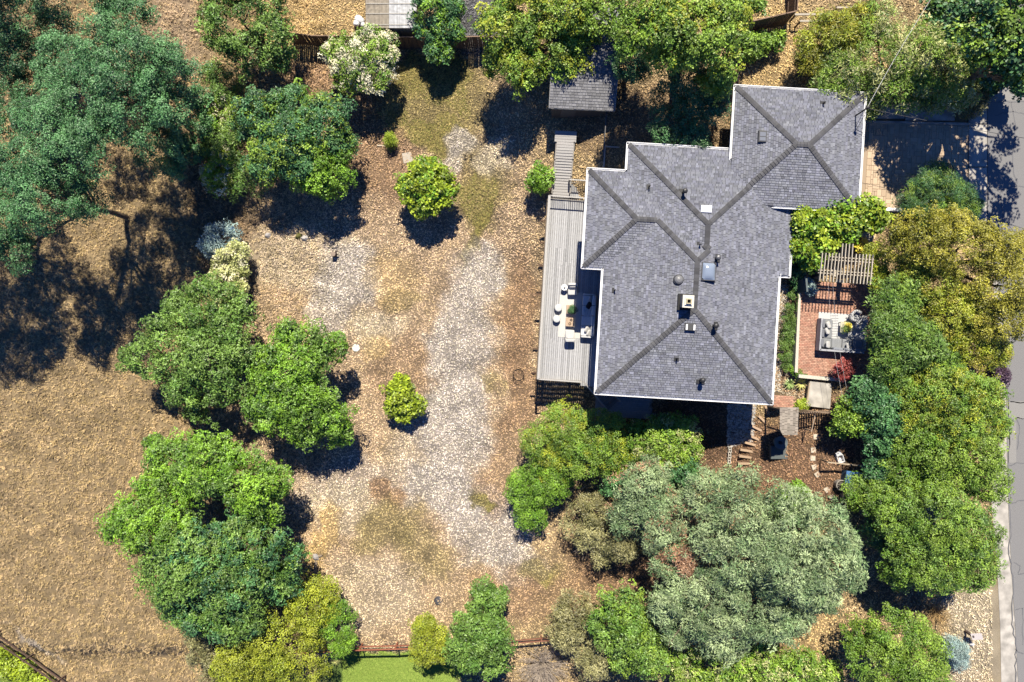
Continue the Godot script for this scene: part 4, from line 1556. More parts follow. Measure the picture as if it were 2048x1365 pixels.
func make_garden() -> void:
	var m: MB
	# river stones
	for bed in [["rounded river stones in a bed in the house's shadow", [[1456, 806], [1512, 810], [1505, 884], [1455, 896]], 700, 0.05, 0.11, Color(0.46, 0.43, 0.39)], ["pale river pebbles along the east wall of the house", [[1562, 570], [1580, 570], [1572, 660], [1560, 785], [1545, 785]], 900, 0.035, 0.075, Color(0.60, 0.54, 0.44)], ["pale pebbles around the pots below the patio", [[1572, 740], [1640, 752], [1640, 806], [1560, 790]], 500, 0.03, 0.06, Color(0.50, 0.42, 0.30)]]:
		m = MB.new()
		var outline := PackedVector2Array()
		for q in bed[1]:
			var g := ground(q[0], q[1])
			outline.append(Vector2(g.x, g.z))
		var lo := outline[0]
		var hi := outline[0]
		for q in outline:
			lo = lo.min(q)
			hi = hi.max(q)
		for k in bed[2] * 2:
			var q := Vector2(rnd(lo.x, hi.x), rnd(lo.y, hi.y))
			if Geometry2D.is_point_in_polygon(q, outline):
				m.tint = bed[5] * rnd(0.5, 1.4)
				rock(m, Vector3(q.x, terrain(q.x, q.y) + 0.03, q.y), rnd(bed[3], bed[4]), 0.5)
		var o := put("pebbles", m, M.stone)
		tag(stuff(o), bed[0], "pebbles")
	# timber treads set in the slope
	var spots := [[1530, 812, 1538, 831, "topmost timber step on the bark slope, beside the house corner"], [1516, 832, 1531, 845, "second timber step down the bark slope"], [1499, 850, 1523, 862, "third timber step down the bark slope, half in the house's shadow"], [1490, 868, 1518, 880, "fourth timber step down the bark slope, half in the house's shadow"],
		[1487, 884, 1511, 891, "fifth timber step down the bark slope, at the edge of the shadow"], [1477, 898, 1506, 904, "sixth timber step down the slope, in full sun beside the concrete blocks"], [1475, 911, 1503, 916, "seventh timber step down the slope, in full sun beside the concrete blocks"], [1473, 926, 1499, 928, "eighth timber step down the slope, just above the grey leaved tree"], [1480, 938, 1492, 942, "lowest timber step, almost hidden by the grey leaved tree"]]
	for s in spots:
		m = MB.new()
		m.tint = Color(0.50, 0.35, 0.23) * rnd(0.9, 1.1)
		var a := ground(s[0], s[1])
		var b := ground(s[2], s[3])
		var y := maxf(a.y, b.y) + 0.03
		m.beam(Vector3(a.x, y - 0.08, a.z), Vector3(b.x, y - 0.08, b.z), 0.15, 0.2)
		single("timber_step", s[4], "step", m, M.wood, Vector3.ZERO, 0.0, "timber steps on the bark slope")
	# hollow concrete blocks in a row
	for k in 3:
		var bl := thing("concrete_block", ["hollow concrete block at the upper end of the short row", "hollow concrete block in the middle of the short row", "hollow concrete block at the lower end of the short row"][k], "block", ground(1458.5 - k * 0.8, 899 + k * 11), 0.08, "row of hollow concrete blocks")
		m = MB.new()
		m.tint = Color(0.62, 0.58, 0.50)
		for z in [-0.18, 0.0, 0.18]:
			m.box(Vector3(0, 0.1, z), Vector3(0.12, 0.26, 0.035))
		for x in [-0.08, 0.08]:
			m.box(Vector3(x, 0.1, 0), Vector3(0.04, 0.27, 0.395))
		put("shell", m, M.stone, bl)
		m = MB.new()
		m.tint = Color(0.05, 0.04, 0.035)
		m.box(Vector3(0, 0.0, 0), Vector3(0.12, 0.02, 0.36))
		put("earth_fill", m, M.stone, bl)
	# stepping stones
	var stones := [[1632, 874, "uppermost of the square stepping stones, below the picket gate"], [1627, 901, "second stepping stone of the line, pale and square"], [1626, 917, "third stepping stone of the line, pale and square"], [1629, 935, "fourth stepping stone of the line, slightly turned"], [1635, 950, "fifth stepping stone of the line, turned on its corner"], [1654, 980, "sixth stepping stone, the bright one beside the barrel planter"], [1664, 996, "lowest stepping stone, below the barrel planter"]]
	for k in stones.size():
		var s: Array = stones[k]
		m = slabstone(s[0], s[1], 0.34, 0.34, 0.05, [0.1, 0.05, 0.02, 0.3, 0.6, 0.7, 0.6][k], Color(0.62, 0.54, 0.42) * rnd(0.9, 1.1))
		single("stepping_stone", s[2], "stepping stone", m, M.stone, Vector3.ZERO, 0.0, "square stepping stones on the bark")
	# shingled canopy over a stone basin
	var rh := STREET + 1.9
	var cn := thing("gate_canopy", "small brown shingled gate roof on posts above the bark path", "canopy", at(1560, 815, rh) * Vector3(1, 0, 1), -deg_to_rad(2.0))
	var inv := cn.transform.affine_inverse()
	var w: float = (inv * at(1603, 817, rh)).x
	var l: float = (inv * at(1562, 871, rh)).z
	m = MB.new()
	shingles(m, PackedVector2Array([Vector2(0, 0), Vector2(w, 0), Vector2(w, l), Vector2(0.28, l), Vector2(0.05, l * 0.8)]), Vector3(-0.3, 0, rh), Vector2(1, 0), 0.2, func() -> Color: return Color(0.44, 0.38, 0.31) * rnd(0.7, 1.15))
	stuff(put("shingles", m, M.shingle, cn))
	m = MB.new()
	m.tint = Color(0.13, 0.09, 0.06)
	m.quad(Vector3(0.02, rh - 0.03, 0.02), Vector3(w - 0.02, rh - 0.03 - 0.3 * w, 0.02), Vector3(w - 0.02, rh - 0.03 - 0.3 * w, l - 0.02), Vector3(0.3, rh - 0.03 - 0.1, l - 0.02))
	put("roof_deck", m, M.wood, cn)
	for q in [[0.25, 0.2], [w - 0.2, 0.2], [0.3, l - 0.2], [w - 0.2, l - 0.2]]:
		m = MB.new()
		m.tint = Color(0.2, 0.15, 0.11)
		m.box(Vector3(q[0], STREET + 0.4, q[1]), Vector3(0.1, 2.4, 0.1))
		put("post", m, M.wood, cn)
	var ba := thing("stone_basin", "round dark stone basin standing in the canopy's shadow", "basin", ground(1556, 884), 0.0)
	m = MB.new()
	m.tint = Color(0.17, 0.20, 0.21)
	m.lathe(Vector3.ZERO, [Vector2(0.3, -0.3), Vector2(0.3, 0.15), Vector2(0.42, 0.5), Vector2(0.46, 0.55), Vector2(0.42, 0.58), Vector2(0.36, 0.52), Vector2(0.2, 0.42), Vector2(0.0, 0.4)], 20)
	put("bowl", m, M.stone, ba)
	m = MB.new()
	m.tint = g3(0.05)
	m.lathe(Vector3.ZERO, [Vector2(0.12, 0.4), Vector2(0.1, 0.62), Vector2(0.0, 0.66)], 10)
	put("spout", m, M.stone, ba)
	m = MB.new()
	m.tint = Color(0.11, 0.13, 0.13)
	var bp := ground(1557, 905)
	m.cbox(Vector3(bp.x, bp.y + 0.05, bp.z), Vector3(1.15, 0.3, 0.9), 0.03)
	single("plinth", "dark stone slab in shade in front of the round basin", "slab", m, M.stone)
	# picket gate and its fence
	var pf := thing("picket_fence", "short brown picket fence running east from the gate roof", "fence")
	for i in 16:
		m = MB.new()
		m.tint = Color(0.30, 0.21, 0.14) * rnd(0.8, 1.15)
		var q := at(1605 + i * 4.6, 826 - (2.0 * sin(i * 0.4)), STREET + 1.4)
		m.box(Vector3(q.x, STREET + 0.7, q.z), Vector3(0.085, 1.5, 0.022))
		put("picket", m, M.wood, pf)
	for y in [0.35, 1.2]:
		m = MB.new()
		m.tint = Color(0.33, 0.24, 0.17)
		m.beam(at(1603, 826, STREET + 1.4) * Vector3(1, 0, 1) + Vector3(0, STREET + y, 0.03), at(1678, 825, STREET + 1.4) * Vector3(1, 0, 1) + Vector3(0, STREET + y, 0.03), 0.04, 0.08)
		put("rail", m, M.wood, pf)
	m = MB.new()
	m.tint = Color(0.46, 0.35, 0.25)
	m.beam(at(1631, 828, STREET + 1.0), at(1623, 864, STREET + 0.9), 0.05, 0.07)
	for t in [0.05, 0.95]:
		m.box(at(lerpf(1631, 1623, t), lerpf(828, 864, t), STREET + 0.95) - Vector3(0, 0.5, 0), Vector3(0.07, 1.0, 0.07))
	single("gate_rail", "pale narrow rail of the open gate below the picket fence", "rail", m, M.wood)
	# planters and clutter by the trees
	for q in [[1676, 968, 0.36, "large half barrel planter beside the blue lidded box"], [1693, 976, 0.26, "smaller stone pot next to the large half barrel planter"], [1686, 990, 0.25, "grey hoop rimmed pot half under the bush below the barrel planter"]]:
		var pl := thing("planter", q[3], "planter", ground(q[0], q[1]))
		m = MB.new()
		m.tint = Color(0.36, 0.33, 0.29) if q[2] > 0.3 else Color(0.42, 0.37, 0.30)
		var r: float = q[2]
		m.lathe(Vector3.ZERO, [Vector2(r * 0.75, -0.1), Vector2(r, 0.5), Vector2(r, 0.55), Vector2(r * 0.84, 0.55), Vector2(r * 0.82, 0.42)], 20)
		put("tub", m, M.stone, pl)
		m = MB.new()
		m.tint = Color(0.07, 0.055, 0.045)
		m.lathe(Vector3.ZERO, [Vector2(r * 0.83, 0.42), Vector2(r * 0.4, 0.47), Vector2(0.0, 0.5)], 14)
		for k in 9:
			m.tint = Color(0.3, 0.27, 0.22) * rnd(0.5, 1.3)
			rock(m, Vector3(rnd(-0.5, 0.5) * r, 0.46, rnd(-0.5, 0.5) * r), 0.06)
		put("soil", m, M.stone, pl)
	var bx := thing("storage_box", "long blue storage box with a ridged lid beside the barrel planter", "box", ground(1710, 955), -0.12)
	m = MB.new()
	m.tint = Color(0.05, 0.10, 0.16)
	m.box(Vector3(0, 0.3, 0), Vector3(1.85, 0.8, 0.8))
	put("body", m, M.plain, bx)
	m = MB.new()
	m.tint = Color(0.05, 0.13, 0.28)
	m.cbox(Vector3(0, 0.74, 0), Vector3(1.95, 0.1, 0.9), 0.03)
	for z in [-0.25, 0.0, 0.25]:
		m.cbox(Vector3(0, 0.80, z), Vector3(1.7, 0.04, 0.1), 0.01)
	put("lid", m, M.plain, bx)
	m = MB.new()
	m.tint = Color(0.50, 0.40, 0.28)
	m.beam(at(1655, 925, STREET + 1.0), at(1745, 934, STREET + 1.0), 0.07, 0.14)
	m.tint = Color(0.2, 0.15, 0.1)
	for t in [0.02, 0.5, 0.98]:
		m.box(at(lerpf(1655, 1745, t), lerpf(925, 934, t), STREET + 1.0) - Vector3(0, 0.52, 0), Vector3(0.08, 1.0, 0.08))
	single("plank_rail", "long tan plank rail above the blue storage box", "rail", m, M.wood)
	var cr := thing("white_crate", "small white plastic crate on the ground above the plank rail", "crate", ground(1678, 917), 0.3)
	m = MB.new()
	m.tint = g3(0.62)
	for s in [-1.0, 1.0]:
		m.box(Vector3(s * 0.2, 0.15, 0), Vector3(0.03, 0.3, 0.5))
		m.box(Vector3(0, 0.15, s * 0.25), Vector3(0.43, 0.3, 0.03))
	m.box(Vector3(0, 0.02, 0), Vector3(0.4, 0.03, 0.5))
	put("shell", m, M.plain, cr)
	m = MB.new()
	m.tint = g3(0.45)
	m.box(Vector3(-0.05, 0.31, -0.38), Vector3(0.36, 0.05, 0.26), Basis(Vector3.UP, 0.3))
	put("lid", m, M.plain, cr)
	# small concrete patch below the patio
	m = MB.new()
	m.slab(plan([[1620, 763], [1664, 768], [1660, 818], [1612, 812]], STREET), STREET - 0.2, STREET + 0.035)
	structure("garden_path", m, M.concrete)
	m = MB.new()
	m.tint = Color(0.45, 0.35, 0.24)
	m.beam(at(1619, 766, STREET + 0.08), at(1613, 812, STREET + 0.08), 0.09, 0.16)
	single("path_edging", "straight timber edging beside the small concrete patch below the patio", "edging", m, M.wood)
	# yard
	m = MB.new()
	m.tint = Color(0.20, 0.20, 0.22)
	m.lathe(Vector3.ZERO, [Vector2(0.33, -0.1), Vector2(0.33, 0.05), Vector2(0.27, 0.07), Vector2(0.25, 0.055)], 20)
	m.tint = Color(0.42, 0.42, 0.45)
	m.lathe(Vector3.ZERO, [Vector2(0.26, 0.05), Vector2(0.0, 0.06)], 20)
	single("manhole_cover", "round grey metal cover set in the yard above the red fence", "cover", m, M.metal, ground(877, 1202))
	m = MB.new()
	m.tint = Color(0.52, 0.60, 0.56)
	m.lathe(Vector3.ZERO, [Vector2(0.3, -0.05), Vector2(0.28, 0.06), Vector2(0.0, 0.09)], 16)
	single("valve_lid", "pale green oval lid lying in the chips beside the trees", "lid", m, M.plain, ground(712, 696))
	m = slabstone(815, 316, 0.72, 0.78, 0.08, 0.2, Color(0.52, 0.46, 0.38))
	single("flat_stone", "square pale flat stone near the small yellow green tree", "stone", m, M.stone)
	for q in [[598, 473, 0.3, Color(0.14, 0.13, 0.03), "round moss green stone in the upper yard"], [610, 477, 0.32, Color(0.52, 0.49, 0.45), "round grey stone beside the moss green stone"], [1943, 1288, 0.17, Color(0.75, 0.74, 0.72), "small white stone below the tilted board near the road"], [1112, 1219, 0.14, Color(0.7, 0.68, 0.65), "small white stone in the lower yard near the olive bush"], [536, 471, 0.26, Color(0.45, 0.42, 0.40), "pale half buried stone in the upper yard"], [632, 1114, 0.3, Color(0.40, 0.38, 0.36), "grey boulder at the edge of the tree above the yellow bush"]]:
		m = MB.new()
		m.tint = q[3]
		rock(m, Vector3(0, 0.1, 0), q[2], 0.7)
		single("garden_stone", q[4], "stone", m, M.stone, ground(q[0], q[1]), rnd(0, 3))
	var sp := thing("stump", "small dark sawn stump standing in the pale chips", "stump", ground(670, 510))
	m = MB.new()
	m.tint = Color(0.13, 0.09, 0.07)
	m.lathe(Vector3.ZERO, [Vector2(0.22, -0.1), Vector2(0.17, 0.3), Vector2(0.19, 0.62)], 9)
	m.tube(Vector3(0.0, 0.4, 0), Vector3(0.32, 0.65, -0.2), 0.08, 0.06, 7)
	put("trunk", m, M.bark, sp)
	m = MB.new()
	m.tint = Color(0.34, 0.26, 0.2)
	m.lathe(Vector3.ZERO, [Vector2(0.19, 0.62), Vector2(0.0, 0.63)], 9)
	put("cut_face", m, M.bark, sp)
	m = MB.new()
	for k in 3:
		var pts := []
		for i in 17:
			var a := TAU * i / 16.0
			pts.append(Vector3(cos(a) * 0.42, 0.08 + k * 0.22, sin(a) * 0.42))
		m.tint = g3(0.09)
		m.path(pts, 0.016, 0.016, 4)
	for i in 12:
		var a := TAU * i / 12.0
		m.tube(Vector3(cos(a) * 0.42, 0, sin(a) * 0.42), Vector3(cos(a) * 0.42, 0.55, sin(a) * 0.42), 0.008, 0.008, 4)
	single("wire_cage", "round dark wire plant cage on the brown chips beside the deck", "cage", m, M.metal, ground(1037, 750))
	for q in [[930, 313, "dark metal garden stake in the yard, the one nearer the field"], [942, 313, "dark metal garden stake in the yard, the one nearer the shed"], [804, 331, "short dark stake beside the small yellow green tree"], [797, 441, "short dark stake below the small yellow green tree"]]:
		m = MB.new()
		m.tint = Color(0.06, 0.05, 0.045)
		m.tube(Vector3(0, -0.1, 0), Vector3(0.02, 0.42, 0), 0.045, 0.03, 6)
		m.tube(Vector3(-0.12, 0.4, 0), Vector3(0.12, 0.42, 0), 0.03, 0.03, 6)
		single("garden_stake", q[2], "stake", m, M.metal, ground(q[0], q[1]))
	m = MB.new()
	m.tint = Color(0.6, 0.5, 0.38)
	m.beam(ground(754, 291, 0.05), ground(773, 292, 0.05), 0.1, 0.06)
	single("loose_board", "short pale board lying beside the tiny conifer", "board", m, M.wood)
	m = MB.new()
	m.tint = g3(0.03)
	m.path([ground(478, 474, 0.06), ground(482, 480, 0.08), ground(496, 485, 0.1), ground(496, 492, 0.09), ground(492, 505, 0.08), ground(486, 510, 0.06), ground(497, 535, 0.05), ground(502, 560, 0.05)], 0.03, 0.03, 6)
	single("garden_hose", "black hose snaking along the edge of the flowering bushes", "hose", m, M.plain)
	m = MB.new()
	m.tint = Color(0.05, 0.16, 0.5)
	m.cushion(ground(462, 460, 0.2), Vector3(0.45, 0.4, 0.6), Basis(Vector3.UP, 0.4), 0.6, 12)
	single("blue_sack", "small bright blue sack beside the flowering bushes", "sack", m, M.plain)
	var lg := MB.new()
	lg.tint = Color(0.28, 0.22, 0.16)
	lg.tube(ground(632, 1124, 0.15), ground(629, 1146, 0.15), 0.13, 0.11, 9)
	lg.tube(ground(637, 1113, 0.12), ground(644, 1112, 0.14), 0.1, 0.09, 8)
	single("log", "short cut log at the edge of the tree above the yellow bush", "log", lg, M.bark)
	# tilted board on a post by the road
	var tb := thing("tilted_sign", "small tilted pale board on a dark post near the road", "board", ground(1932, 1262), 0.3)
	m = MB.new()
	m.tint = Color(0.72, 0.66, 0.64)
	m.box(Vector3(0.1, 0.95, 0.02), Vector3(0.62, 0.04, 0.42), Basis(Vector3(0, 0, 1), 0.5))
	put("board", m, M.wood, tb)
	m = MB.new()
	m.tint = Color(0.1, 0.07, 0.06)
	m.box(Vector3(-0.05, 0.4, 0.0), Vector3(0.14, 1.0, 0.14))
	put("post", m, M.wood, tb)

# ---------------------------------------------------------------- plants
const GREENS := {
	"blue": [Color(0.0534, 0.152, 0.0496), Color(0.114, 0.263, 0.0902)], "oak": [Color(0.0735, 0.157, 0.0223), Color(0.172, 0.283, 0.0492)], "deep": [Color(0.0378, 0.117, 0.042), Color(0.0882, 0.208, 0.06)],
	"bright": [Color(0.103, 0.226, 0.0144), Color(0.206, 0.365, 0.0289)], "lime": [Color(0.21, 0.296, 0.0184), Color(0.375, 0.476, 0.0276)], "gold": [Color(0.167, 0.176, 0.0136), Color(0.37, 0.334, 0.0339)],
	"silver": [Color(0.117, 0.203, 0.0765), Color(0.351, 0.436, 0.211)], "mid": [Color(0.0978, 0.199, 0.0172), Color(0.233, 0.349, 0.0391)], "yellow": [Color(0.193, 0.249, 0.0141), Color(0.34, 0.375, 0.0282)],
	"olive": [Color(0.152, 0.152, 0.0527), Color(0.339, 0.316, 0.14)], "purple": [Color(0.05, 0.025, 0.045), Color(0.10, 0.06, 0.09)], "cream": [Color(0.66, 0.60, 0.32), Color(0.84, 0.80, 0.58)], "rust": [Color(0.32, 0.17, 0.09), Color(0.42, 0.26, 0.16)],
	"frost": [Color(0.204, 0.312, 0.3), Color(0.396, 0.516, 0.48)], "pale": [Color(0.30, 0.34, 0.10), Color(0.52, 0.52, 0.22)], "flower": [Color(0.75, 0.6, 0.05), Color(0.9, 0.8, 0.1)], "red": [Color(0.20, 0.03, 0.03), Color(0.36, 0.09, 0.07)],
}

func make_leaf(kind: String) -> ArrayMesh:
	var m := MB.new()
	# leaves, length, half width, spread, rise
	var k: Array = {"broad": [20, 0.13, 0.045, 0.21, 0.10], "fine": [26, 0.095, 0.03, 0.20, 0.10], "lance": [20, 0.21, 0.024, 0.20, 0.16], "needle": [30, 0.20, 0.011, 0.16, 0.14], "big": [12, 0.20, 0.075, 0.20, 0.12], "blossom": [16, 0.075, 0.036, 0.15, 0.06]}[kind]
	for i in k[0]:
		var a := rng.randf() * TAU
		var r: float = sqrt(rng.randf()) * k[3]
		var o := Vector3(cos(a) * r, k[4] * (1.0 - r * r / (k[3] * k[3])) + rnd(-0.03, 0.03), sin(a) * r)
		var b := a + rnd(-1.3, 1.3)
		var d: Vector3 = Vector3(cos(b), rnd(-0.35, 0.45), sin(b)).normalized() * k[1] * rnd(0.75, 1.25)
		var s: Vector3 = d.cross(Vector3(rnd(-1.0, 1.0), 1.0, rnd(-1.0, 1.0))).normalized() * k[2]
		m.tint = g3(rnd(0.5, 1.45))
		var mid := o + d * 0.45
		var keel: Vector3 = Vector3(0, -0.25, 0) * k[2]
		m.tri(o, mid + s, o + d + keel)
		m.tri(o, o + d + keel, mid - s)
	return m.mesh()

func crown(parent: Node, called: String, lobes: Array, kind: String, hue: String, density: float, gap: float, size := 1.0) -> void:
	if not leaf_mesh.has(kind):
		leaf_mesh[kind] = make_leaf(kind)
	var where: Array[Transform3D] = []
	var tint := PackedColorArray()
	var lo: Color = GREENS[hue][0]
	var hi: Color = GREENS[hue][1]
	var tight := kind == "fine" and hue != "blue" and hue != "deep"
	for li in lobes.size():
		var lb: Array = lobes[li]
		var c: Vector3 = lb[0]
		var r: float = lb[1]
		var ry: float = lb[2]
		var pr := clampf(r * 0.36, 0.22, 0.85)
		var n := maxi(4, int(3.3 * r * (r + ry) * 0.5 / (pr * pr)))
		for i in n:
			var yy := 1.0 - 1.45 * (i + 0.5) / n
			var aa := i * 2.39996 + li * 1.7 + rnd(-0.25, 0.25)
			var rr := sqrt(maxf(0.0, 1.0 - yy * yy))
			var dir := Vector3(cos(aa) * rr, yy, sin(aa) * rr)
			var bulge := 0.86 + rnd(-0.09, 0.09) if tight else 0.80 + rnd(-0.22, 0.24)
			var pc := c + Vector3(dir.x * r, dir.y * ry, dir.z * r) * bulge
			if lumps.get_noise_3d(pc.x * 11.0, pc.y * 11.0, pc.z * 11.0) < gap - (0.62 if tight else 0.52):
				continue
			var buried := false
			for lj in lobes.size():
				if lj != li:
					var q: Vector3 = pc - lobes[lj][0]
					var e := Vector3(q.x / lobes[lj][1], q.y / lobes[lj][2], q.z / lobes[lj][1])
					if e.length() < 0.55:
						buried = true
			if buried:
				continue
			var p := pr * rnd(0.5, 1.3)
			var tone := rnd(0.82, 1.16)
			var mixed := rnd(0.1, 0.9)
			var cn := int(density * (42.0 if tight else 34.0) * p * p * 1.15 / (size * size)) + 4
			for k in cn:
				var v := Vector3(rnd(-1, 1), rnd(-0.45, 1), rnd(-1, 1))
				if v.length() > 1.0 or v.length() < 0.2:
					v = Vector3(rnd(-0.6, 0.6), rnd(0.1, 0.7), rnd(-0.6, 0.6))
				v = v.normalized()
				var pos := pc + v * p * (rnd(0.35, 1.08) if rng.randf() < 0.88 else rnd(1.05, 1.6)) * Vector3(1, 0.8, 1)
				var up := (v + Vector3(0, 0.7, 0)).normalized()
				var x := up.cross(Vector3(rnd(-1, 1), rnd(-1, 1), rnd(-1, 1))).normalized()
				if x.length() < 0.5:
					x = Vector3(1, 0, 0)
				var s := rnd(0.75, 1.3) * size
				where.append(Transform3D(Basis(x, up, x.cross(up)).scaled(Vector3(s, s, s)), pos))
				var f := tone * rnd(0.6, 1.45)
				var col := lo.lerp(hi, clampf(mixed + rnd(-0.35, 0.35), 0.0, 1.0))
				tint.append(Color(col.r * f, col.g * f, col.b * f))
	var mm := MultiMesh.new()
	mm.transform_format = MultiMesh.TRANSFORM_3D
	mm.use_colors = true
	mm.mesh = leaf_mesh[kind]
	mm.instance_count = where.size()
	for i in where.size():
		mm.set_instance_transform(i, where[i])
		mm.set_instance_color(i, tint[i])
	var o := MultiMeshInstance3D.new()
	o.name = called
	o.multimesh = mm
	o.material_override = leaf_mat
	parent.add_child(o, true)
	stuff(o)
	leaves_made += where.size()

var leaves_made := 0

func limb(m: MB, a: Vector3, b: Vector3, r0: float, r1: float, sag := 0.0) -> void:
	var pts := []
	for i in 6:
		var t := i / 5.0
		var p := a.lerp(b, t)
		p.y -= sag * 4.0 * t * (1.0 - t)
		p += Vector3(rnd(-1, 1), 0, rnd(-1, 1)) * 0.06 * (1.0 if i > 0 and i < 5 else 0.0) * (b - a).length() * 0.5
		pts.append(p)
	m.path(pts, r0, r1, 7)

func plant(called: String, label: String, category: String, group: String, kind: String, hue: String, density: float, gap: float, raw: Array, trunk := 1.0, extra: Array = [], size := 1.0) -> Node3D:
	var lobes := []
	var mean := Vector3.ZERO
	for q in raw:
		var p := ground(q[0], q[1], q[3])
		var r: float = q[2] * (EYE - p.y) / LENS
		var ry: float = r * (q[4] if q.size() > 4 else 0.75)
		ry = minf(ry, q[3] * 1.02)
		lobes.append([p, r, ry])
		mean += p / raw.size()
	var base := Vector3(mean.x, terrain(mean.x, mean.z), mean.z)
	var t := thing(called, label, category, base, 0.0, group)
	var local := []
	for l in lobes:
		local.append([l[0] - base, l[1], l[2]])
	if trunk > 0.0:
		var m := MB.new()
		m.tint = Color(0.19, 0.145, 0.105)
		var fork := Vector3(rnd(-0.2, 0.2), (mean.y - base.y) * 0.45, rnd(-0.2, 0.2))
		var thick := 0.035 * (mean.y - base.y) * trunk + 0.03
		limb(m, Vector3(0, -0.2, 0), fork, thick * 1.4, thick)
		for l in local:
			var c: Vector3 = l[0]
			limb(m, fork, c, thick * 0.7, thick * 0.3, 0.1)
			for k in 4:
				var a := rng.randf() * TAU
				limb(m, fork.lerp(c, rnd(0.55, 0.95)), c + Vector3(cos(a) * l[1], l[2] * rnd(0.2, 0.8), sin(a) * l[1]) * 0.78, thick * 0.3, 0.012)
		put("trunk", m, M.bark, t)
	crown(t, "crown", local, kind, hue, density, gap, size)
	for e in extra:
		crown(t, e[0], local, e[1], e[2], e[3], e[4], e[5] if e.size() > 5 else 1.0)
	return t

func twigs(called: String, label: String, px: float, py: float, r: float, h: float, n: int, c: Color) -> void:
	var o := ground(px, py)
	var t := thing(called, label, "shrub", o)
	var m := MB.new()
	for k in n:
		m.tint = c * rnd(0.7, 1.25)
		var a := rng.randf() * TAU
		var l := sqrt(rng.randf()) * r
		var tip := Vector3(cos(a) * l, h * rnd(0.6, 1.1) * (1.0 - 0.35 * l / r), sin(a) * l)
		var knee := tip * Vector3(0.45, 0.6, 0.45) + Vector3(rnd(-0.1, 0.1), 0, rnd(-0.1, 0.1))
		m.path([Vector3(rnd(-0.1, 0.1), -0.1, rnd(-0.1, 0.1)), knee, tip], 0.022, 0.007, 4)
		for i in 4:
			var s := knee.lerp(tip, rnd(0.1, 0.9))
			m.tube(s, s + Vector3(rnd(-0.35, 0.35), rnd(0.0, 0.3), rnd(-0.35, 0.35)), 0.008, 0.004, 3, false)
	put("branches", m, M.bark, t)

func rosette(label: String, px: float, py: float, r: float, c: Color, n := 16) -> void:
	var t := thing("spiky_plant", label, "plant", ground(px, py))
	for k in n:
		var m := MB.new()
		var a := TAU * k / n + rnd(-0.15, 0.15)
		var d := Vector3(cos(a), 0, sin(a))
		var s := Vector3(-sin(a), 0, cos(a)) * 0.05 * (r / 0.5)
		var up := rnd(0.25, 0.75)
		m.tint = c * rnd(0.75, 1.25)
		var p1 := d * r * 0.5 + Vector3(0, up * r, 0)
		var p2 := d * r + Vector3(0, up * r * 0.7, 0)
		m.quad(-s * 0.6, s * 0.6, p1 + s, p1 - s)
		m.tri(p1 - s, p1 + s, p2)
		put("leaf", m, leaf_mat, t)

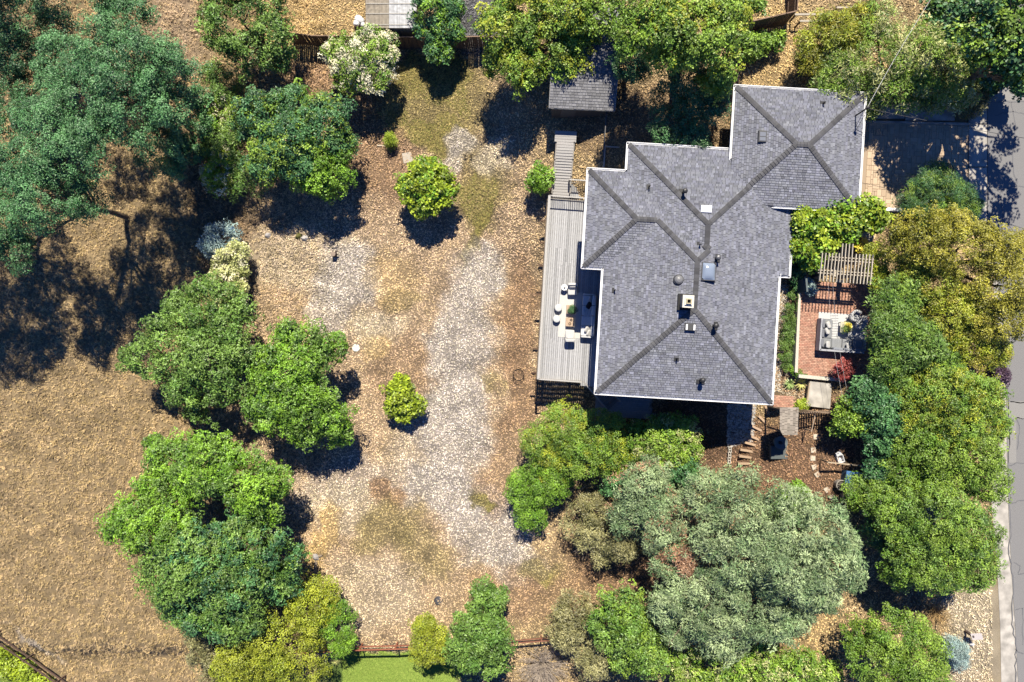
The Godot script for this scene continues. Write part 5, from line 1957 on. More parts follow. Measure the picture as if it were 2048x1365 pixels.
func make_plants() -> void:
	# --- left: the tall blue green trees and what stands under them
	plant("tall_tree", "tall blue green tree with the broad crown at the top left of the field", "tree", "tall trees over the field", "fine", "blue", 1.7, 0.2, [[255, 125, 85, 9.5], [330, 150, 60, 8.5], [180, 165, 75, 9.0], [255, 205, 80, 9.8], [335, 215, 50, 7.5], [120, 120, 50, 8.0], [320, 285, 52, 6.5], [250, 40, 55, 8.5], [350, 335, 22, 5.0]], 0.4)
	plant("tall_tree", "tall blue green tree at the left edge above the long field shadow", "tree", "tall trees over the field", "fine", "blue", 1.7, 0.2, [[95, 260, 70, 10.0], [50, 330, 55, 10.0], [150, 320, 68, 10.5], [95, 400, 75, 10.0], [170, 395, 42, 9.0], [20, 440, 50, 9.5], [35, 500, 45, 8.5], [10, 380, 40, 9.0]], 0.35)
	plant("tall_tree", "dark shaded tree in the top left corner behind the tall trees", "tree", "tall trees over the field", "fine", "deep", 1.5, 0.18, [[40, 110, 60, 5.0], [70, 180, 50, 4.5], [20, 220, 50, 5.0], [30, 30, 60, 6.0], [110, 60, 40, 5.0]], 0.5)
	plant("tall_tree", "tall tree just outside the top left of the picture", "tree", "", "fine", "deep", 0.6, 0.2, [[30, -260, 90, 12.0], [-60, -200, 80, 11.0], [130, -240, 70, 11.0], [-130, -120, 70, 11.0]], 0.5)
	plant("tall_tree", "tall tree just outside the left edge whose shade falls on the field", "tree", "", "fine", "deep", 1.2, 0.22, [[-110, 420, 60, 10.0], [-190, 380, 80, 10.5], [-130, 330, 50, 10.0], [-200, 480, 70, 10.0], [-280, 420, 80, 10.0], [-90, 490, 40, 9.0], [-50, 290, 45, 10.0], [-120, 240, 70, 10.0], [-210, 280, 70, 10.0]], 0.25)
	plant("broadleaf_tree", "round mid green tree at the top beside the bare dirt strip", "tree", "", "broad", "oak", 1.0, 0.26, [[480, 40, 70, 4.8], [540, 75, 48, 4.4], [440, 60, 45, 4.5], [500, 105, 42, 4.0], [560, 110, 26, 3.6], [520, 0, 55, 5.0]])
	plant("broadleaf_tree", "dark green bushy tree between the flowering shrub and the bright round tree", "tree", "", "broad", "deep", 1.0, 0.25, [[520, 235, 48, 4.0], [590, 215, 40, 3.8], [650, 250, 52, 4.0], [575, 280, 55, 4.5], [540, 320, 45, 3.8], [685, 290, 25, 3.0], [600, 320, 42, 4.0]], 1.0, [["young_leaves", "broad", "mid", 0.45, 0.3]])
	plant("broadleaf_tree", "bright green round tree in front of the dark bushy tree", "tree", "", "broad", "bright", 1.05, 0.22, [[640, 335, 48, 3.6], [610, 350, 34, 3.2], [672, 350, 36, 3.2], [645, 370, 30, 2.8]])
	plant("flowering_tree", "cream flowering tree overhanging the top fence", "tree", "cream flowering bushes", "broad", "mid", 0.5, 0.28, [[720, 125, 48, 3.2], [690, 105, 36, 3.0], [760, 105, 34, 3.2], [700, 155, 34, 2.7], [745, 150, 34, 2.8], [668, 105, 22, 2.6], [735, 85, 30, 3.2]], 1.0, [["blossoms", "blossom", "cream", 1.7, 0.28]])
	for q in [["cream flowering bush beside the tall tree, upper one of the row", 438, 232, 30, "mid", 0.9], ["yellow green flowering bush, middle one of the row along the field", 440, 345, 36, "lime", 0.45], ["pale flowering bush at the lower end of the row along the field", 462, 528, 34, "pale", 0.6], ["feathery pale bush at the foot of the flowering row", 450, 572, 38, "pale", 0.2]]:
		plant("flowering_shrub", q[0], "shrub", "cream flowering bushes", "broad", q[4], 0.8, 0.28, [[q[1], q[2], q[3], 1.7], [q[1] + 10, q[2] - 18, q[3] * 0.7, 1.6], [q[1] - 12, q[2] + 14, q[3] * 0.65, 1.3]], 0.8, [["blossoms", "blossom", "cream", q[5], 0.3]])
	plant("leafy_shrub", "dull green scrubby bush between the flowering bushes", "shrub", "", "lance", "oak", 0.7, 0.34, [[470, 285, 40, 2.0], [455, 180, 30, 1.8], [500, 360, 36, 2.0], [420, 300, 20, 1.6], [430, 150, 22, 1.5]])
	plant("leafy_shrub", "grey green bush by the blue sack", "shrub", "", "lance", "frost", 0.7, 0.3, [[445, 480, 30, 1.2], [425, 490, 22, 1.0]], 0.6)
	plant("leafy_shrub", "shaded low bush under the tall tree", "shrub", "", "broad", "deep", 0.8, 0.3, [[400, 250, 24, 2.2], [398, 200, 24, 2.4], [370, 300, 30, 2.0]])
	# --- middle left
	plant("broadleaf_tree", "wide mid green tree standing alone in the field, left of the pair", "tree", "", "broad", "oak", 1.0, 0.27, [[425, 615, 62, 4.8], [365, 625, 40, 4.2], [470, 650, 52, 4.8], [340, 700, 62, 4.6], [415, 710, 66, 5.2], [290, 715, 42, 4.0], [380, 775, 46, 4.0], [450, 760, 46, 4.4], [480, 700, 45, 5.0], [390, 815, 26, 3.2]])
	plant("broadleaf_tree", "rich green tree beside the field tree, next to the wood chips", "tree", "", "broad", "bright", 1.0, 0.25, [[600, 705, 62, 4.8], [560, 740, 50, 4.8], [655, 690, 36, 4.0], [590, 790, 60, 4.6], [645, 830, 45, 3.9], [545, 810, 50, 4.4], [680, 865, 24, 3.0], [615, 850, 42, 3.6]], 1.0, [["shaded_leaves", "broad", "oak", 0.4, 0.3]])
	plant("broadleaf_tree", "large green tree with a gap in its crown at the lower left", "tree", "", "broad", "bright", 1.0, 0.26, [[420, 935, 62, 5.6], [345, 925, 46, 4.8], [480, 960, 62, 5.6], [545, 965, 36, 4.8], [320, 985, 46, 5.0], [265, 1050, 50, 5.0], [320, 1060, 55, 5.4], [530, 1010, 36, 4.8], [310, 895, 22, 3.8]], 1.1, [["shaded_leaves", "broad", "oak", 0.5, 0.3]])
	plant("broadleaf_tree", "dark green tree below the large tree with the gap", "tree", "", "broad", "oak", 1.0, 0.26, [[410, 1120, 72, 5.6], [350, 1150, 55, 4.8], [500, 1080, 60, 5.2], [480, 1160, 62, 5.2], [400, 1210, 50, 4.2], [560, 1120, 42, 4.2], [360, 1210, 34, 3.8], [470, 1230, 50, 4.2], [560, 1160, 36, 3.6]], 1.1, [["shaded_leaves", "broad", "deep", 0.5, 0.3]])
	plant("leafy_shrub", "yellow green rounded bush below the dark trees at the lower left", "shrub", "", "fine", "yellow", 1.0, 0.22, [[560, 1265, 68, 2.6], [500, 1300, 55, 2.4], [620, 1210, 48, 2.4], [600, 1320, 60, 2.4], [470, 1330, 42, 2.0], [530, 1350, 50, 2.2], [650, 1190, 30, 2.0]], 0.8)
	plant("leafy_shrub", "bright green fern like bush at the end of the red fence", "shrub", "", "lance", "bright", 0.9, 0.25, [[680, 1250, 30, 1.8], [685, 1285, 22, 1.6], [670, 1220, 26, 1.8]], 0.7)
	plant("leafy_shrub", "pale weedy bush at the foot of the dark lower left tree", "shrub", "", "lance", "olive", 0.7, 0.3, [[410, 1300, 34, 1.2], [440, 1340, 36, 1.2], [400, 1270, 24, 1.2]], 0.6)
	# --- yard
	plant("young_tree", "small yellow green tree standing alone in the upper yard", "tree", "young yellow green trees", "big", "lime", 0.95, 0.3, [[850, 365, 40, 2.7], [825, 375, 26, 2.4], [880, 380, 28, 2.3], [850, 400, 30, 2.2], [860, 345, 24, 2.6]], 0.8, [["old_leaves", "broad", "bright", 0.4, 0.3]])
	plant("young_tree", "young yellow green sapling alone in the lower yard", "tree", "young yellow green trees", "big", "lime", 1.0, 0.26, [[806, 790, 26, 1.8], [796, 812, 20, 1.5], [822, 808, 20, 1.5], [802, 772, 17, 1.7], [788, 784, 12, 1.5], [812, 828, 15, 1.2]], 0.7)
	plant("small_conifer", "tiny yellow tipped conifer in the brown chips", "shrub", "", "needle", "lime", 1.0, 0.2, [[780, 282, 7, 0.7, 1.6], [779, 275, 5, 1.0, 1.4], [782, 288, 7, 0.4, 0.9]], 0.4)
	plant("leafy_shrub", "small green bush beside the plank stair", "shrub", "", "broad", "bright", 0.9, 0.26, [[1084, 356, 24, 1.3], [1072, 362, 17, 1.1]], 0.7)
	# --- top middle
	plant("tall_tree", "big yellow green tree overhanging the shed roof", "tree", "", "broad", "mid", 1.0, 0.3, [[1080, 85, 66, 3.8], [1010, 55, 52, 5.0], [1130, 110, 46, 3.3], [1060, 20, 60, 5.0], [1000, 120, 32, 4.2], [1165, 65, 38, 3.4], [1045, 135, 40, 4.4], [1150, 20, 40, 5.2]], 1.0, [["sunlit_leaves", "broad", "yellow", 0.35, 0.3]])
	plant("broadleaf_tree", "dark green tree behind the top fence with one branch hanging over", "tree", "", "broad", "deep", 1.0, 0.24, [[868, 20, 42, 3.0], [890, 55, 34, 2.6], [858, 58, 26, 2.6], [872, 100, 18, 2.4], [890, 108, 13, 2.2], [895, 10, 30, 3.0]], 1.0, [["young_leaves", "broad", "bright", 0.35, 0.32]])
	plant("tall_tree", "leafy green tree north of the house, nearest the shed", "tree", "trees behind the house", "broad", "mid", 1.0, 0.26, [[1225, 25, 46, 4.4], [1265, 65, 36, 7.0], [1200, 0, 40, 4.6], [1290, 20, 50, 6.8], [1256, 92, 24, 6.8]])
	plant("tall_tree", "leafy green tree north of the house, nearest the garage", "tree", "trees behind the house", "broad", "mid", 1.0, 0.26, [[1390, 60, 62, 7.0], [1330, 45, 50, 7.0], [1430, 100, 48, 6.4], [1350, 100, 40, 6.0], [1440, 30, 50, 6.6], [1315, 95, 26, 4.4], [1490, 20, 34, 4.6], [1430, 160, 34, 4.4]], 1.0, [["sunlit_leaves", "broad", "yellow", 0.2, 0.34]])
	plant("broadleaf_tree", "dark shaded tree close to the north eave of the house", "tree", "trees behind the house", "fine", "deep", 1.0, 0.24, [[1370, 165, 46, 3.6], [1410, 180, 40, 3.4], [1430, 215, 26, 3.2], [1340, 200, 34, 2.6], [1385, 225, 34, 2.8], [1330, 265, 30, 2.8], [1390, 275, 26, 2.4]])
	plant("broadleaf_tree", "blue green small tree at the corner of the shed roof", "tree", "trees behind the house", "fine", "deep", 1.0, 0.2, [[1262, 125, 34, 2.8], [1275, 140, 24, 2.4], [1250, 140, 20, 2.4]])
	plant("leafy_shrub", "low green shrub against the fence behind the garage", "shrub", "", "broad", "mid", 0.9, 0.28, [[1500, 92, 26, 0.9], [1525, 88, 18, 0.8], [1555, 78, 12, 0.9]], 0.6)
	# --- top right
	plant("laurel_bush", "wide glossy green laurel with pale stems above the driveway", "tree", "", "lance", "mid", 0.6, 0.36, [[1760, 120, 62, 2.7], [1700, 150, 55, 2.4], [1830, 110, 62, 2.8], [1800, 170, 50, 2.3], [1880, 150, 52, 2.6], [1750, 60, 46, 2.6], [1860, 190, 34, 1.8], [1660, 180, 40, 1.9], [1740, 198, 32, 1.6], [1640, 100, 34, 1.9], [1930, 110, 46, 2.6], [1910, 180, 34, 1.8]], 1.0, [["pale_shoots", "lance", "pale", 0.14, 0.32]])
	plant("laurel_bush", "yellow tinged bush at the garage side of the laurel", "shrub", "", "lance", "yellow", 0.9, 0.28, [[1640, 75, 40, 2.0], [1690, 65, 42, 2.6], [1625, 120, 26, 1.8], [1720, 45, 30, 2.6]], 0.8, [["amber_leaves", "lance", "gold", 0.2, 0.3]])
	plant("tall_tree", "tall dark green street tree in the top right corner, overhanging the road", "tree", "", "big", "deep", 0.4, 0.54, [[1960, 60, 55, 7.6], [2010, 110, 50, 7.6], [2040, 40, 60, 8.4], [1975, 130, 38, 6.6], [2000, 150, 28, 6.4], [2045, 165, 24, 6.6], [2130, 60, 70, 8.2], [2130, 160, 45, 8.0], [1990, -20, 60, 8.6], [2190, -40, 70, 8.4], [2200, 110, 60, 8.2]], 1.0, [["young_leaves", "big", "mid", 0.4, 0.54]])
	plant("laurel_bush", "dense dark green bush at the road end of the laurel", "shrub", "", "big", "oak", 0.9, 0.28, [[1950, 50, 50, 2.6], [2000, 70, 48, 2.8], [2035, 25, 50, 3.0], [1985, 125, 34, 2.2], [2020, 120, 30, 2.4], [1960, 100, 40, 2.4], [1900, 40, 45, 2.6], [1990, 165, 18, 1.6], [2040, 165, 14, 2.0]], 0.8, [["shaded_leaves", "big", "deep", 0.5, 0.3]])
	plant("leafy_shrub", "dry golden weeds between the laurel and the road", "shrub", "", "lance", "olive", 0.8, 0.28, [[1955, 190, 22, 0.9], [1970, 160, 18, 0.9], [1945, 215, 18, 0.8]], 0.5)
	plant("leafy_shrub", "lime green leafy hedge below the garage eave", "shrub", "", "big", "lime", 1.0, 0.24, [[1620, 450, 34, 2.3], [1660, 440, 34, 2.2], [1610, 490, 30, 2.0], [1700, 430, 34, 2.1], [1740, 432, 28, 1.9], [1640, 485, 26, 1.9], [1622, 520, 17, 1.6], [1690, 460, 24, 1.8]], 0.8, [["shaded_leaves", "big", "bright", 0.55, 0.28]])
	plant("juniper", "dark green spreading juniper at the end of the paved driveway", "shrub", "", "needle", "deep", 1.1, 0.22, [[1870, 385, 44, 1.8], [1835, 400, 34, 1.5], [1910, 400, 36, 1.4], [1875, 355, 26, 1.7], [1935, 415, 22, 1.2], [1855, 425, 30, 1.3]], 0.6, [["young_needles", "needle", "mid", 0.5, 0.3]])
	plant("leafy_shrub", "small lime shrub in front of the juniper", "shrub", "", "fine", "lime", 0.9, 0.24, [[1880, 412, 17, 1.6], [1898, 418, 13, 1.5]], 0.5)
	# --- right: golden and green trees along the road
	plant("rounded_tree", "golden olive tree beside the road, the uppermost and largest of the row", "tree", "rounded trees along the road", "fine", "gold", 1.15, 0.14, [[1850, 478, 58, 4.2], [1920, 495, 60, 5.0], [1985, 510, 52, 5.0], [1995, 575, 54, 5.0], [2010, 640, 42, 4.6], [1960, 640, 36, 4.4], [2030, 500, 40, 4.4], [1800, 500, 30, 3.2], [1900, 450, 34, 4.0]])
	plant("rounded_tree", "yellow green rounded tree tucked under the golden one, nearer the patio", "tree", "rounded trees along the road", "fine", "yellow", 1.15, 0.14, [[1870, 575, 50, 3.6], [1835, 545, 36, 3.2], [1900, 640, 54, 3.8], [1940, 690, 46, 3.4], [1930, 600, 26, 3.4], [1985, 705, 30, 2.8]], 1.0, [["amber_leaves", "fine", "gold", 0.3, 0.26]])
	plant("rounded_tree", "feathery deep green tree between the patio and the golden tree", "tree", "rounded trees along the road", "lance", "oak", 1.1, 0.2, [[1795, 600, 44, 3.4], [1780, 650, 42, 3.6], [1835, 690, 48, 3.8], [1790, 720, 44, 3.2], [1765, 690, 26, 2.8], [1880, 735, 38, 3.2]], 1.0, [["young_leaves", "lance", "mid", 0.4, 0.3]])
	plant("rounded_tree", "yellow green rounded tree beside the road, just below the golden one", "tree", "rounded trees along the road", "fine", "mid", 1.15, 0.16, [[1900, 790, 56, 4.4], [1955, 800, 48, 4.2], [1850, 830, 44, 3.8], [1970, 850, 40, 3.8], [1910, 850, 52, 4.4], [1840, 770, 36, 3.2], [1800, 775, 26, 2.8]], 1.0, [["sunlit_leaves", "fine", "yellow", 0.45, 0.3]])
	plant("rounded_tree", "green rounded tree beside the road, third down the row", "tree", "rounded trees along the road", "fine", "mid", 1.15, 0.16, [[1940, 915, 56, 4.4], [1880, 900, 50, 4.2], [1970, 960, 46, 4.0], [1830, 890, 44, 3.4], [1810, 940, 40, 3.2], [1900, 950, 48, 4.0], [1860, 960, 40, 3.2]])
	plant("rounded_tree", "big round green tree beside the road, fourth down the row", "tree", "rounded trees along the road", "fine", "mid", 1.15, 0.16, [[1870, 1040, 66, 4.8], [1930, 1070, 60, 4.8], [1800, 1040, 46, 4.0], [1840, 1110, 56, 4.4], [1940, 1130, 46, 4.0], [1880, 1130, 52, 4.4], [1765, 1000, 34, 2.8], [1800, 1140, 34, 3.2], [1720, 985, 28, 1.8]], 1.0, [["shaded_leaves", "fine", "oak", 0.35, 0.3]])
	plant("rounded_tree", "green rounded tree at the bottom right, lowest of the row", "tree", "rounded trees along the road", "fine", "mid", 1.15, 0.16, [[1790, 1265, 55, 3.6], [1830, 1310, 58, 3.6], [1750, 1320, 50, 3.4], [1850, 1360, 46, 3.2], [1720, 1270, 34, 2.6], [1790, 1360, 55, 3.4]])
	plant("leafy_shrub", "lime green shrub in the shade below the patio", "shrub", "", "broad", "mid", 1.0, 0.24, [[1700, 830, 34, 2.0], [1730, 820, 30, 2.2], [1690, 850, 22, 1.6], [1745, 850, 26, 2.0]], 0.8)
	plant("broadleaf_tree", "dark shaded tree between the patio and the road trees", "tree", "", "broad", "deep", 1.0, 0.24, [[1740, 790, 34, 2.8], [1775, 830, 36, 3.0], [1770, 880, 36, 2.6], [1760, 745, 26, 2.4], [1790, 985, 34, 2.4], [1760, 940, 30, 2.2], [1760, 1070, 30, 2.2]])
	plant("leafy_shrub", "dark purple leaved bush at the road edge", "shrub", "", "broad", "purple", 0.9, 0.26, [[1995, 748, 19, 1.2], [2003, 758, 12, 1.0]], 0.6)
	plant("small_spruce", "small blue grey spruce near the road at the bottom right", "shrub", "", "needle", "frost", 1.1, 0.16, [[1912, 1302, 19, 0.9, 1.0], [1918, 1318, 14, 0.7], [1906, 1290, 12, 0.8]], 0.5)
	twigs("dead_shrub", "bare golden brown dead shrub under the lowest road trees", 1868, 1224, 1.1, 1.0, 60, Color(0.50, 0.33, 0.14))
	# --- bottom middle: silver leaved tree and its neighbours
	plant("silver_tree", "large grey green feathery tree at the bottom, nearest the bark slope", "tree", "grey green feathery trees", "lance", "silver", 0.95, 0.3, [[1480, 1010, 66, 5.0], [1560, 1060, 72, 5.4], [1630, 1060, 60, 4.8], [1660, 1130, 56, 4.4], [1590, 1140, 72, 5.6], [1510, 1110, 70, 5.6], [1440, 1060, 56, 4.8], [1430, 980, 46, 4.4], [1680, 1090, 36, 4.0], [1640, 1190, 44, 3.8], [1700, 1150, 26, 3.4]])
	plant("silver_tree", "large grey green feathery tree at the bottom, nearest the twiggy bush", "tree", "grey green feathery trees", "lance", "silver", 0.95, 0.3, [[1290, 985, 58, 4.4], [1260, 1030, 44, 3.8], [1330, 1040, 52, 4.4], [1340, 1110, 40, 4.0], [1300, 950, 36, 3.6], [1380, 1010, 34, 4.0]], 1.0, [["dry_leaves", "lance", "rust", 0.0, 0.52]])
	plant("silver_tree", "grey green feathery tree low at the bottom centre", "tree", "grey green feathery trees", "lance", "silver", 0.95, 0.3, [[1440, 1190, 66, 5.0], [1370, 1190, 48, 4.2], [1510, 1220, 60, 4.6], [1360, 1250, 44, 3.8], [1440, 1260, 55, 4.2], [1560, 1240, 44, 4.0], [1600, 1220, 30, 3.4], [1330, 1210, 34, 3.8]])
	plant("leafy_shrub", "dry reddish brown spray of leaves in the middle of the grey green trees", "shrub", "", "lance", "rust", 0.8, 0.3, [[1368, 1112, 18, 4.9, 0.5], [1378, 1138, 14, 4.8, 0.5]], 0.8)
	plant("broadleaf_tree", "yellow green rounded tree touching the south end of the deck", "tree", "", "fine", "mid", 1.1, 0.17, [[1130, 860, 46, 3.4], [1200, 870, 48, 3.6], [1085, 885, 40, 3.0], [1160, 905, 50, 3.6], [1225, 910, 36, 3.0], [1110, 930, 36, 2.8]], 1.0, [["sunlit_leaves", "fine", "yellow", 0.35, 0.3]])
	plant("leafy_shrub", "bright green rounded bush below the yellow green deck tree", "shrub", "", "fine", "bright", 1.1, 0.18, [[1090, 965, 46, 2.4], [1050, 995, 32, 2.0], [1060, 1030, 30, 1.8], [1110, 950, 36, 2.4], [1040, 960, 22, 1.8]], 0.8)
	plant("leafy_shrub", "pale tipped rounded bush in front of the south eave", "shrub", "", "broad", "mid", 1.05, 0.2, [[1325, 870, 42, 2.8], [1290, 885, 36, 2.4], [1360, 875, 36, 2.4], [1330, 905, 40, 2.4], [1275, 865, 20, 2.0], [1370, 905, 28, 2.0]], 0.9, [["pale_tips", "blossom", "pale", 0.8, 0.3]])
	plant("leafy_shrub", "dark green small tree between the pale tipped bush and the grey green trees", "shrub", "", "broad", "deep", 0.9, 0.24, [[1330, 945, 34, 2.4], [1370, 940, 26, 2.2], [1240, 960, 34, 2.4]])
	plant("leafy_shrub", "dull olive twiggy bush left of the grey green trees", "shrub", "", "lance", "olive", 0.6, 0.36, [[1160, 1050, 40, 2.0], [1210, 1080, 44, 2.2], [1190, 1020, 34, 2.0], [1250, 1090, 34, 2.4]])
	twigs("dead_shrub", "bare grey twiggy shrub left of the grey green trees", 1180, 1070, 1.8, 1.9, 70, Color(0.36, 0.29, 0.22))
	plant("leafy_shrub", "bright green small bush in front of the bark slope", "shrub", "", "broad", "bright", 0.9, 0.28, [[1590, 1005, 30, 1.6], [1570, 1020, 22, 1.5], [1612, 1015, 18, 1.3], [1595, 980, 14, 1.0]], 0.6)
	plant("broadleaf_tree", "green broadleaf tree at the bottom edge below the feathery trees", "tree", "", "broad", "oak", 1.0, 0.24, [[1240, 1225, 48, 3.6], [1215, 1250, 36, 3.0], [1270, 1270, 44, 3.4], [1300, 1310, 40, 3.0], [1250, 1310, 34, 2.6]], 1.0, [["young_leaves", "broad", "mid", 0.4, 0.3]])
	plant("leafy_shrub", "brownish olive bush at the bottom edge beside the bare twig bush", "shrub", "", "lance", "olive", 0.9, 0.28, [[1150, 1230, 40, 1.8], [1170, 1270, 42, 1.8], [1130, 1270, 30, 1.5], [1190, 1310, 38, 1.6]], 0.7)
	twigs("bare_bush", "bare pale grey bush of fine upright twigs at the bottom edge", 1085, 1325, 2.3, 1.8, 240, Color(0.48, 0.40, 0.32))
	plant("leafy_shrub", "light green bushes along the bottom edge right of centre", "shrub", "", "broad", "mid", 0.9, 0.26, [[1420, 1330, 46, 2.2], [1480, 1345, 44, 2.0], [1540, 1340, 46, 2.2], [1600, 1340, 40, 1.8], [1370, 1345, 34, 2.0], [1650, 1350, 30, 1.4]], 0.8, [["pale_tips", "blossom", "pale", 0.35, 0.32]])
	plant("leafy_shrub", "yellow green rounded shrub at the red fence", "shrub", "", "fine", "yellow", 1.0, 0.2, [[860, 1275, 34, 1.9], [848, 1300, 26, 1.7], [878, 1300, 24, 1.7], [850, 1250, 20, 1.8]], 0.7)
	plant("broadleaf_tree", "deep green tree at the bottom with an arm reaching up into the yard", "tree", "", "broad", "oak", 1.05, 0.24, [[955, 1280, 52, 3.4], [990, 1270, 34, 3.0], [930, 1300, 36, 3.0], [965, 1215, 32, 3.0], [970, 1180, 22, 2.6], [995, 1195, 20, 2.6], [935, 1250, 32, 3.0], [980, 1320, 34, 2.6]])
	plant("leafy_shrub", "low leafy weeds along the corner fence", "shrub", "", "broad", "lime", 0.8, 0.3, [[20, 1330, 22, 0.5], [50, 1352, 24, 0.5], [5, 1310, 16, 0.5], [80, 1372, 22, 0.5]], 0.0)
	# --- beds by the house and patio
	plant("ground_cover", "low green ground cover along the east wall of the house", "ground cover", "", "fine", "oak", 0.9, 0.26, [[1578, 640, 12, 0.3], [1576, 665, 13, 0.3], [1574, 690, 13, 0.3], [1572, 715, 11, 0.3], [1582, 615, 10, 0.3], [1586, 590, 9, 0.35], [1578, 735, 10, 0.25]], 0.0, [], 0.6)
	plant("leafy_shrub", "small round green bush at the lower corner of the patio", "shrub", "", "broad", "bright", 1.0, 0.2, [[1596, 742, 10, 0.45], [1602, 748, 7, 0.4]], 0.3, [], 0.6)
	rosette("spiky pale edged plant below the patio corner, nearer the house", 1578, 768, 0.48, Color(0.22, 0.30, 0.10))
	rosette("spiky yellow striped plant below the patio corner, nearer the path", 1600, 766, 0.55, Color(0.40, 0.38, 0.12))
	plant("potted_shrub", "grey green leafy plant at the head of the brick patio", "shrub", "", "big", "frost", 0.9, 0.22, [[1617, 573, 10, 0.6], [1622, 580, 7, 0.5]], 0.4, [], 0.6)
	plant("leafy_shrub", "small lime plant at the edge of the concrete patch", "shrub", "", "broad", "lime", 0.9, 0.22, [[1608, 808, 10, 0.35], [1600, 812, 7, 0.3]], 0.2, [], 0.6)
	plant("leafy_shrub", "red leaved small maple at the lower edge of the brick patio", "shrub", "", "broad", "red", 0.55, 0.34, [[1690, 735, 17, 1.0], [1682, 750, 12, 0.8]], 0.6, [], 0.7)
	plant("leafy_shrub", "amber leaved bush at the back of the pergola", "shrub", "", "broad", "flower", 0.45, 0.34, [[1722, 492, 12, 0.8], [1712, 486, 8, 0.7]], 0.4, [], 0.7)
	plant("leafy_shrub", "yellow green climbing shrub at the road side of the pergola", "shrub", "", "fine", "yellow", 0.8, 0.26, [[1752, 530, 22, 2.0], [1760, 560, 20, 2.0], [1745, 505, 16, 1.8]], 0.8)
	plant("leafy_shrub", "dark bush in the shade between the house and the patio", "shrub", "", "broad", "deep", 0.9, 0.26, [[1592, 545, 14, 0.8], [1600, 530, 12, 0.9], [1594, 570, 10, 0.5]], 0.4, [], 0.8)

# ---------------------------------------------------------------- furniture
func armchair(label: String, px: float, py: float, turn: float) -> void:
	var p := at(px, py, DECK)
	var c := thing("armchair", label, "armchair", Vector3(p.x, DECK, p.z), turn, "white deck armchairs")
	var m := MB.new()
	m.tint = Color(0.70, 0.69, 0.66)
	m.cushion(Vector3(0, 0.36, 0.04), Vector3(0.66, 0.2, 0.66), Basis(), 0.25)
	put("seat", m, M.cloth, c)
	m = MB.new()
	m.tint = Color(0.72, 0.71, 0.68)
	m.cushion(Vector3(0, 0.56, -0.34), Vector3(0.72, 0.52, 0.2), Basis(Vector3(1, 0, 0), -0.18), 0.28)
	put("backrest", m, M.cloth, c)
	m = MB.new()
	m.tint = Color(0.66, 0.65, 0.63)
	m.cushion(Vector3(0, 0.54, -0.16), Vector3(0.5, 0.34, 0.16), Basis(Vector3(1, 0, 0), -0.5), 0.5)
	put("back_cushion", m, M.cloth, c)
	for s in [-1.0, 1.0]:
		for z in [-0.3, 0.28]:
			m = MB.new()
			m.tint = Color(0.10, 0.09, 0.08)
			m.tube(Vector3(s * 0.28, 0.0, z), Vector3(s * 0.27, 0.3, z), 0.02, 0.025, 7)
			put("leg", m, M.wood, c)

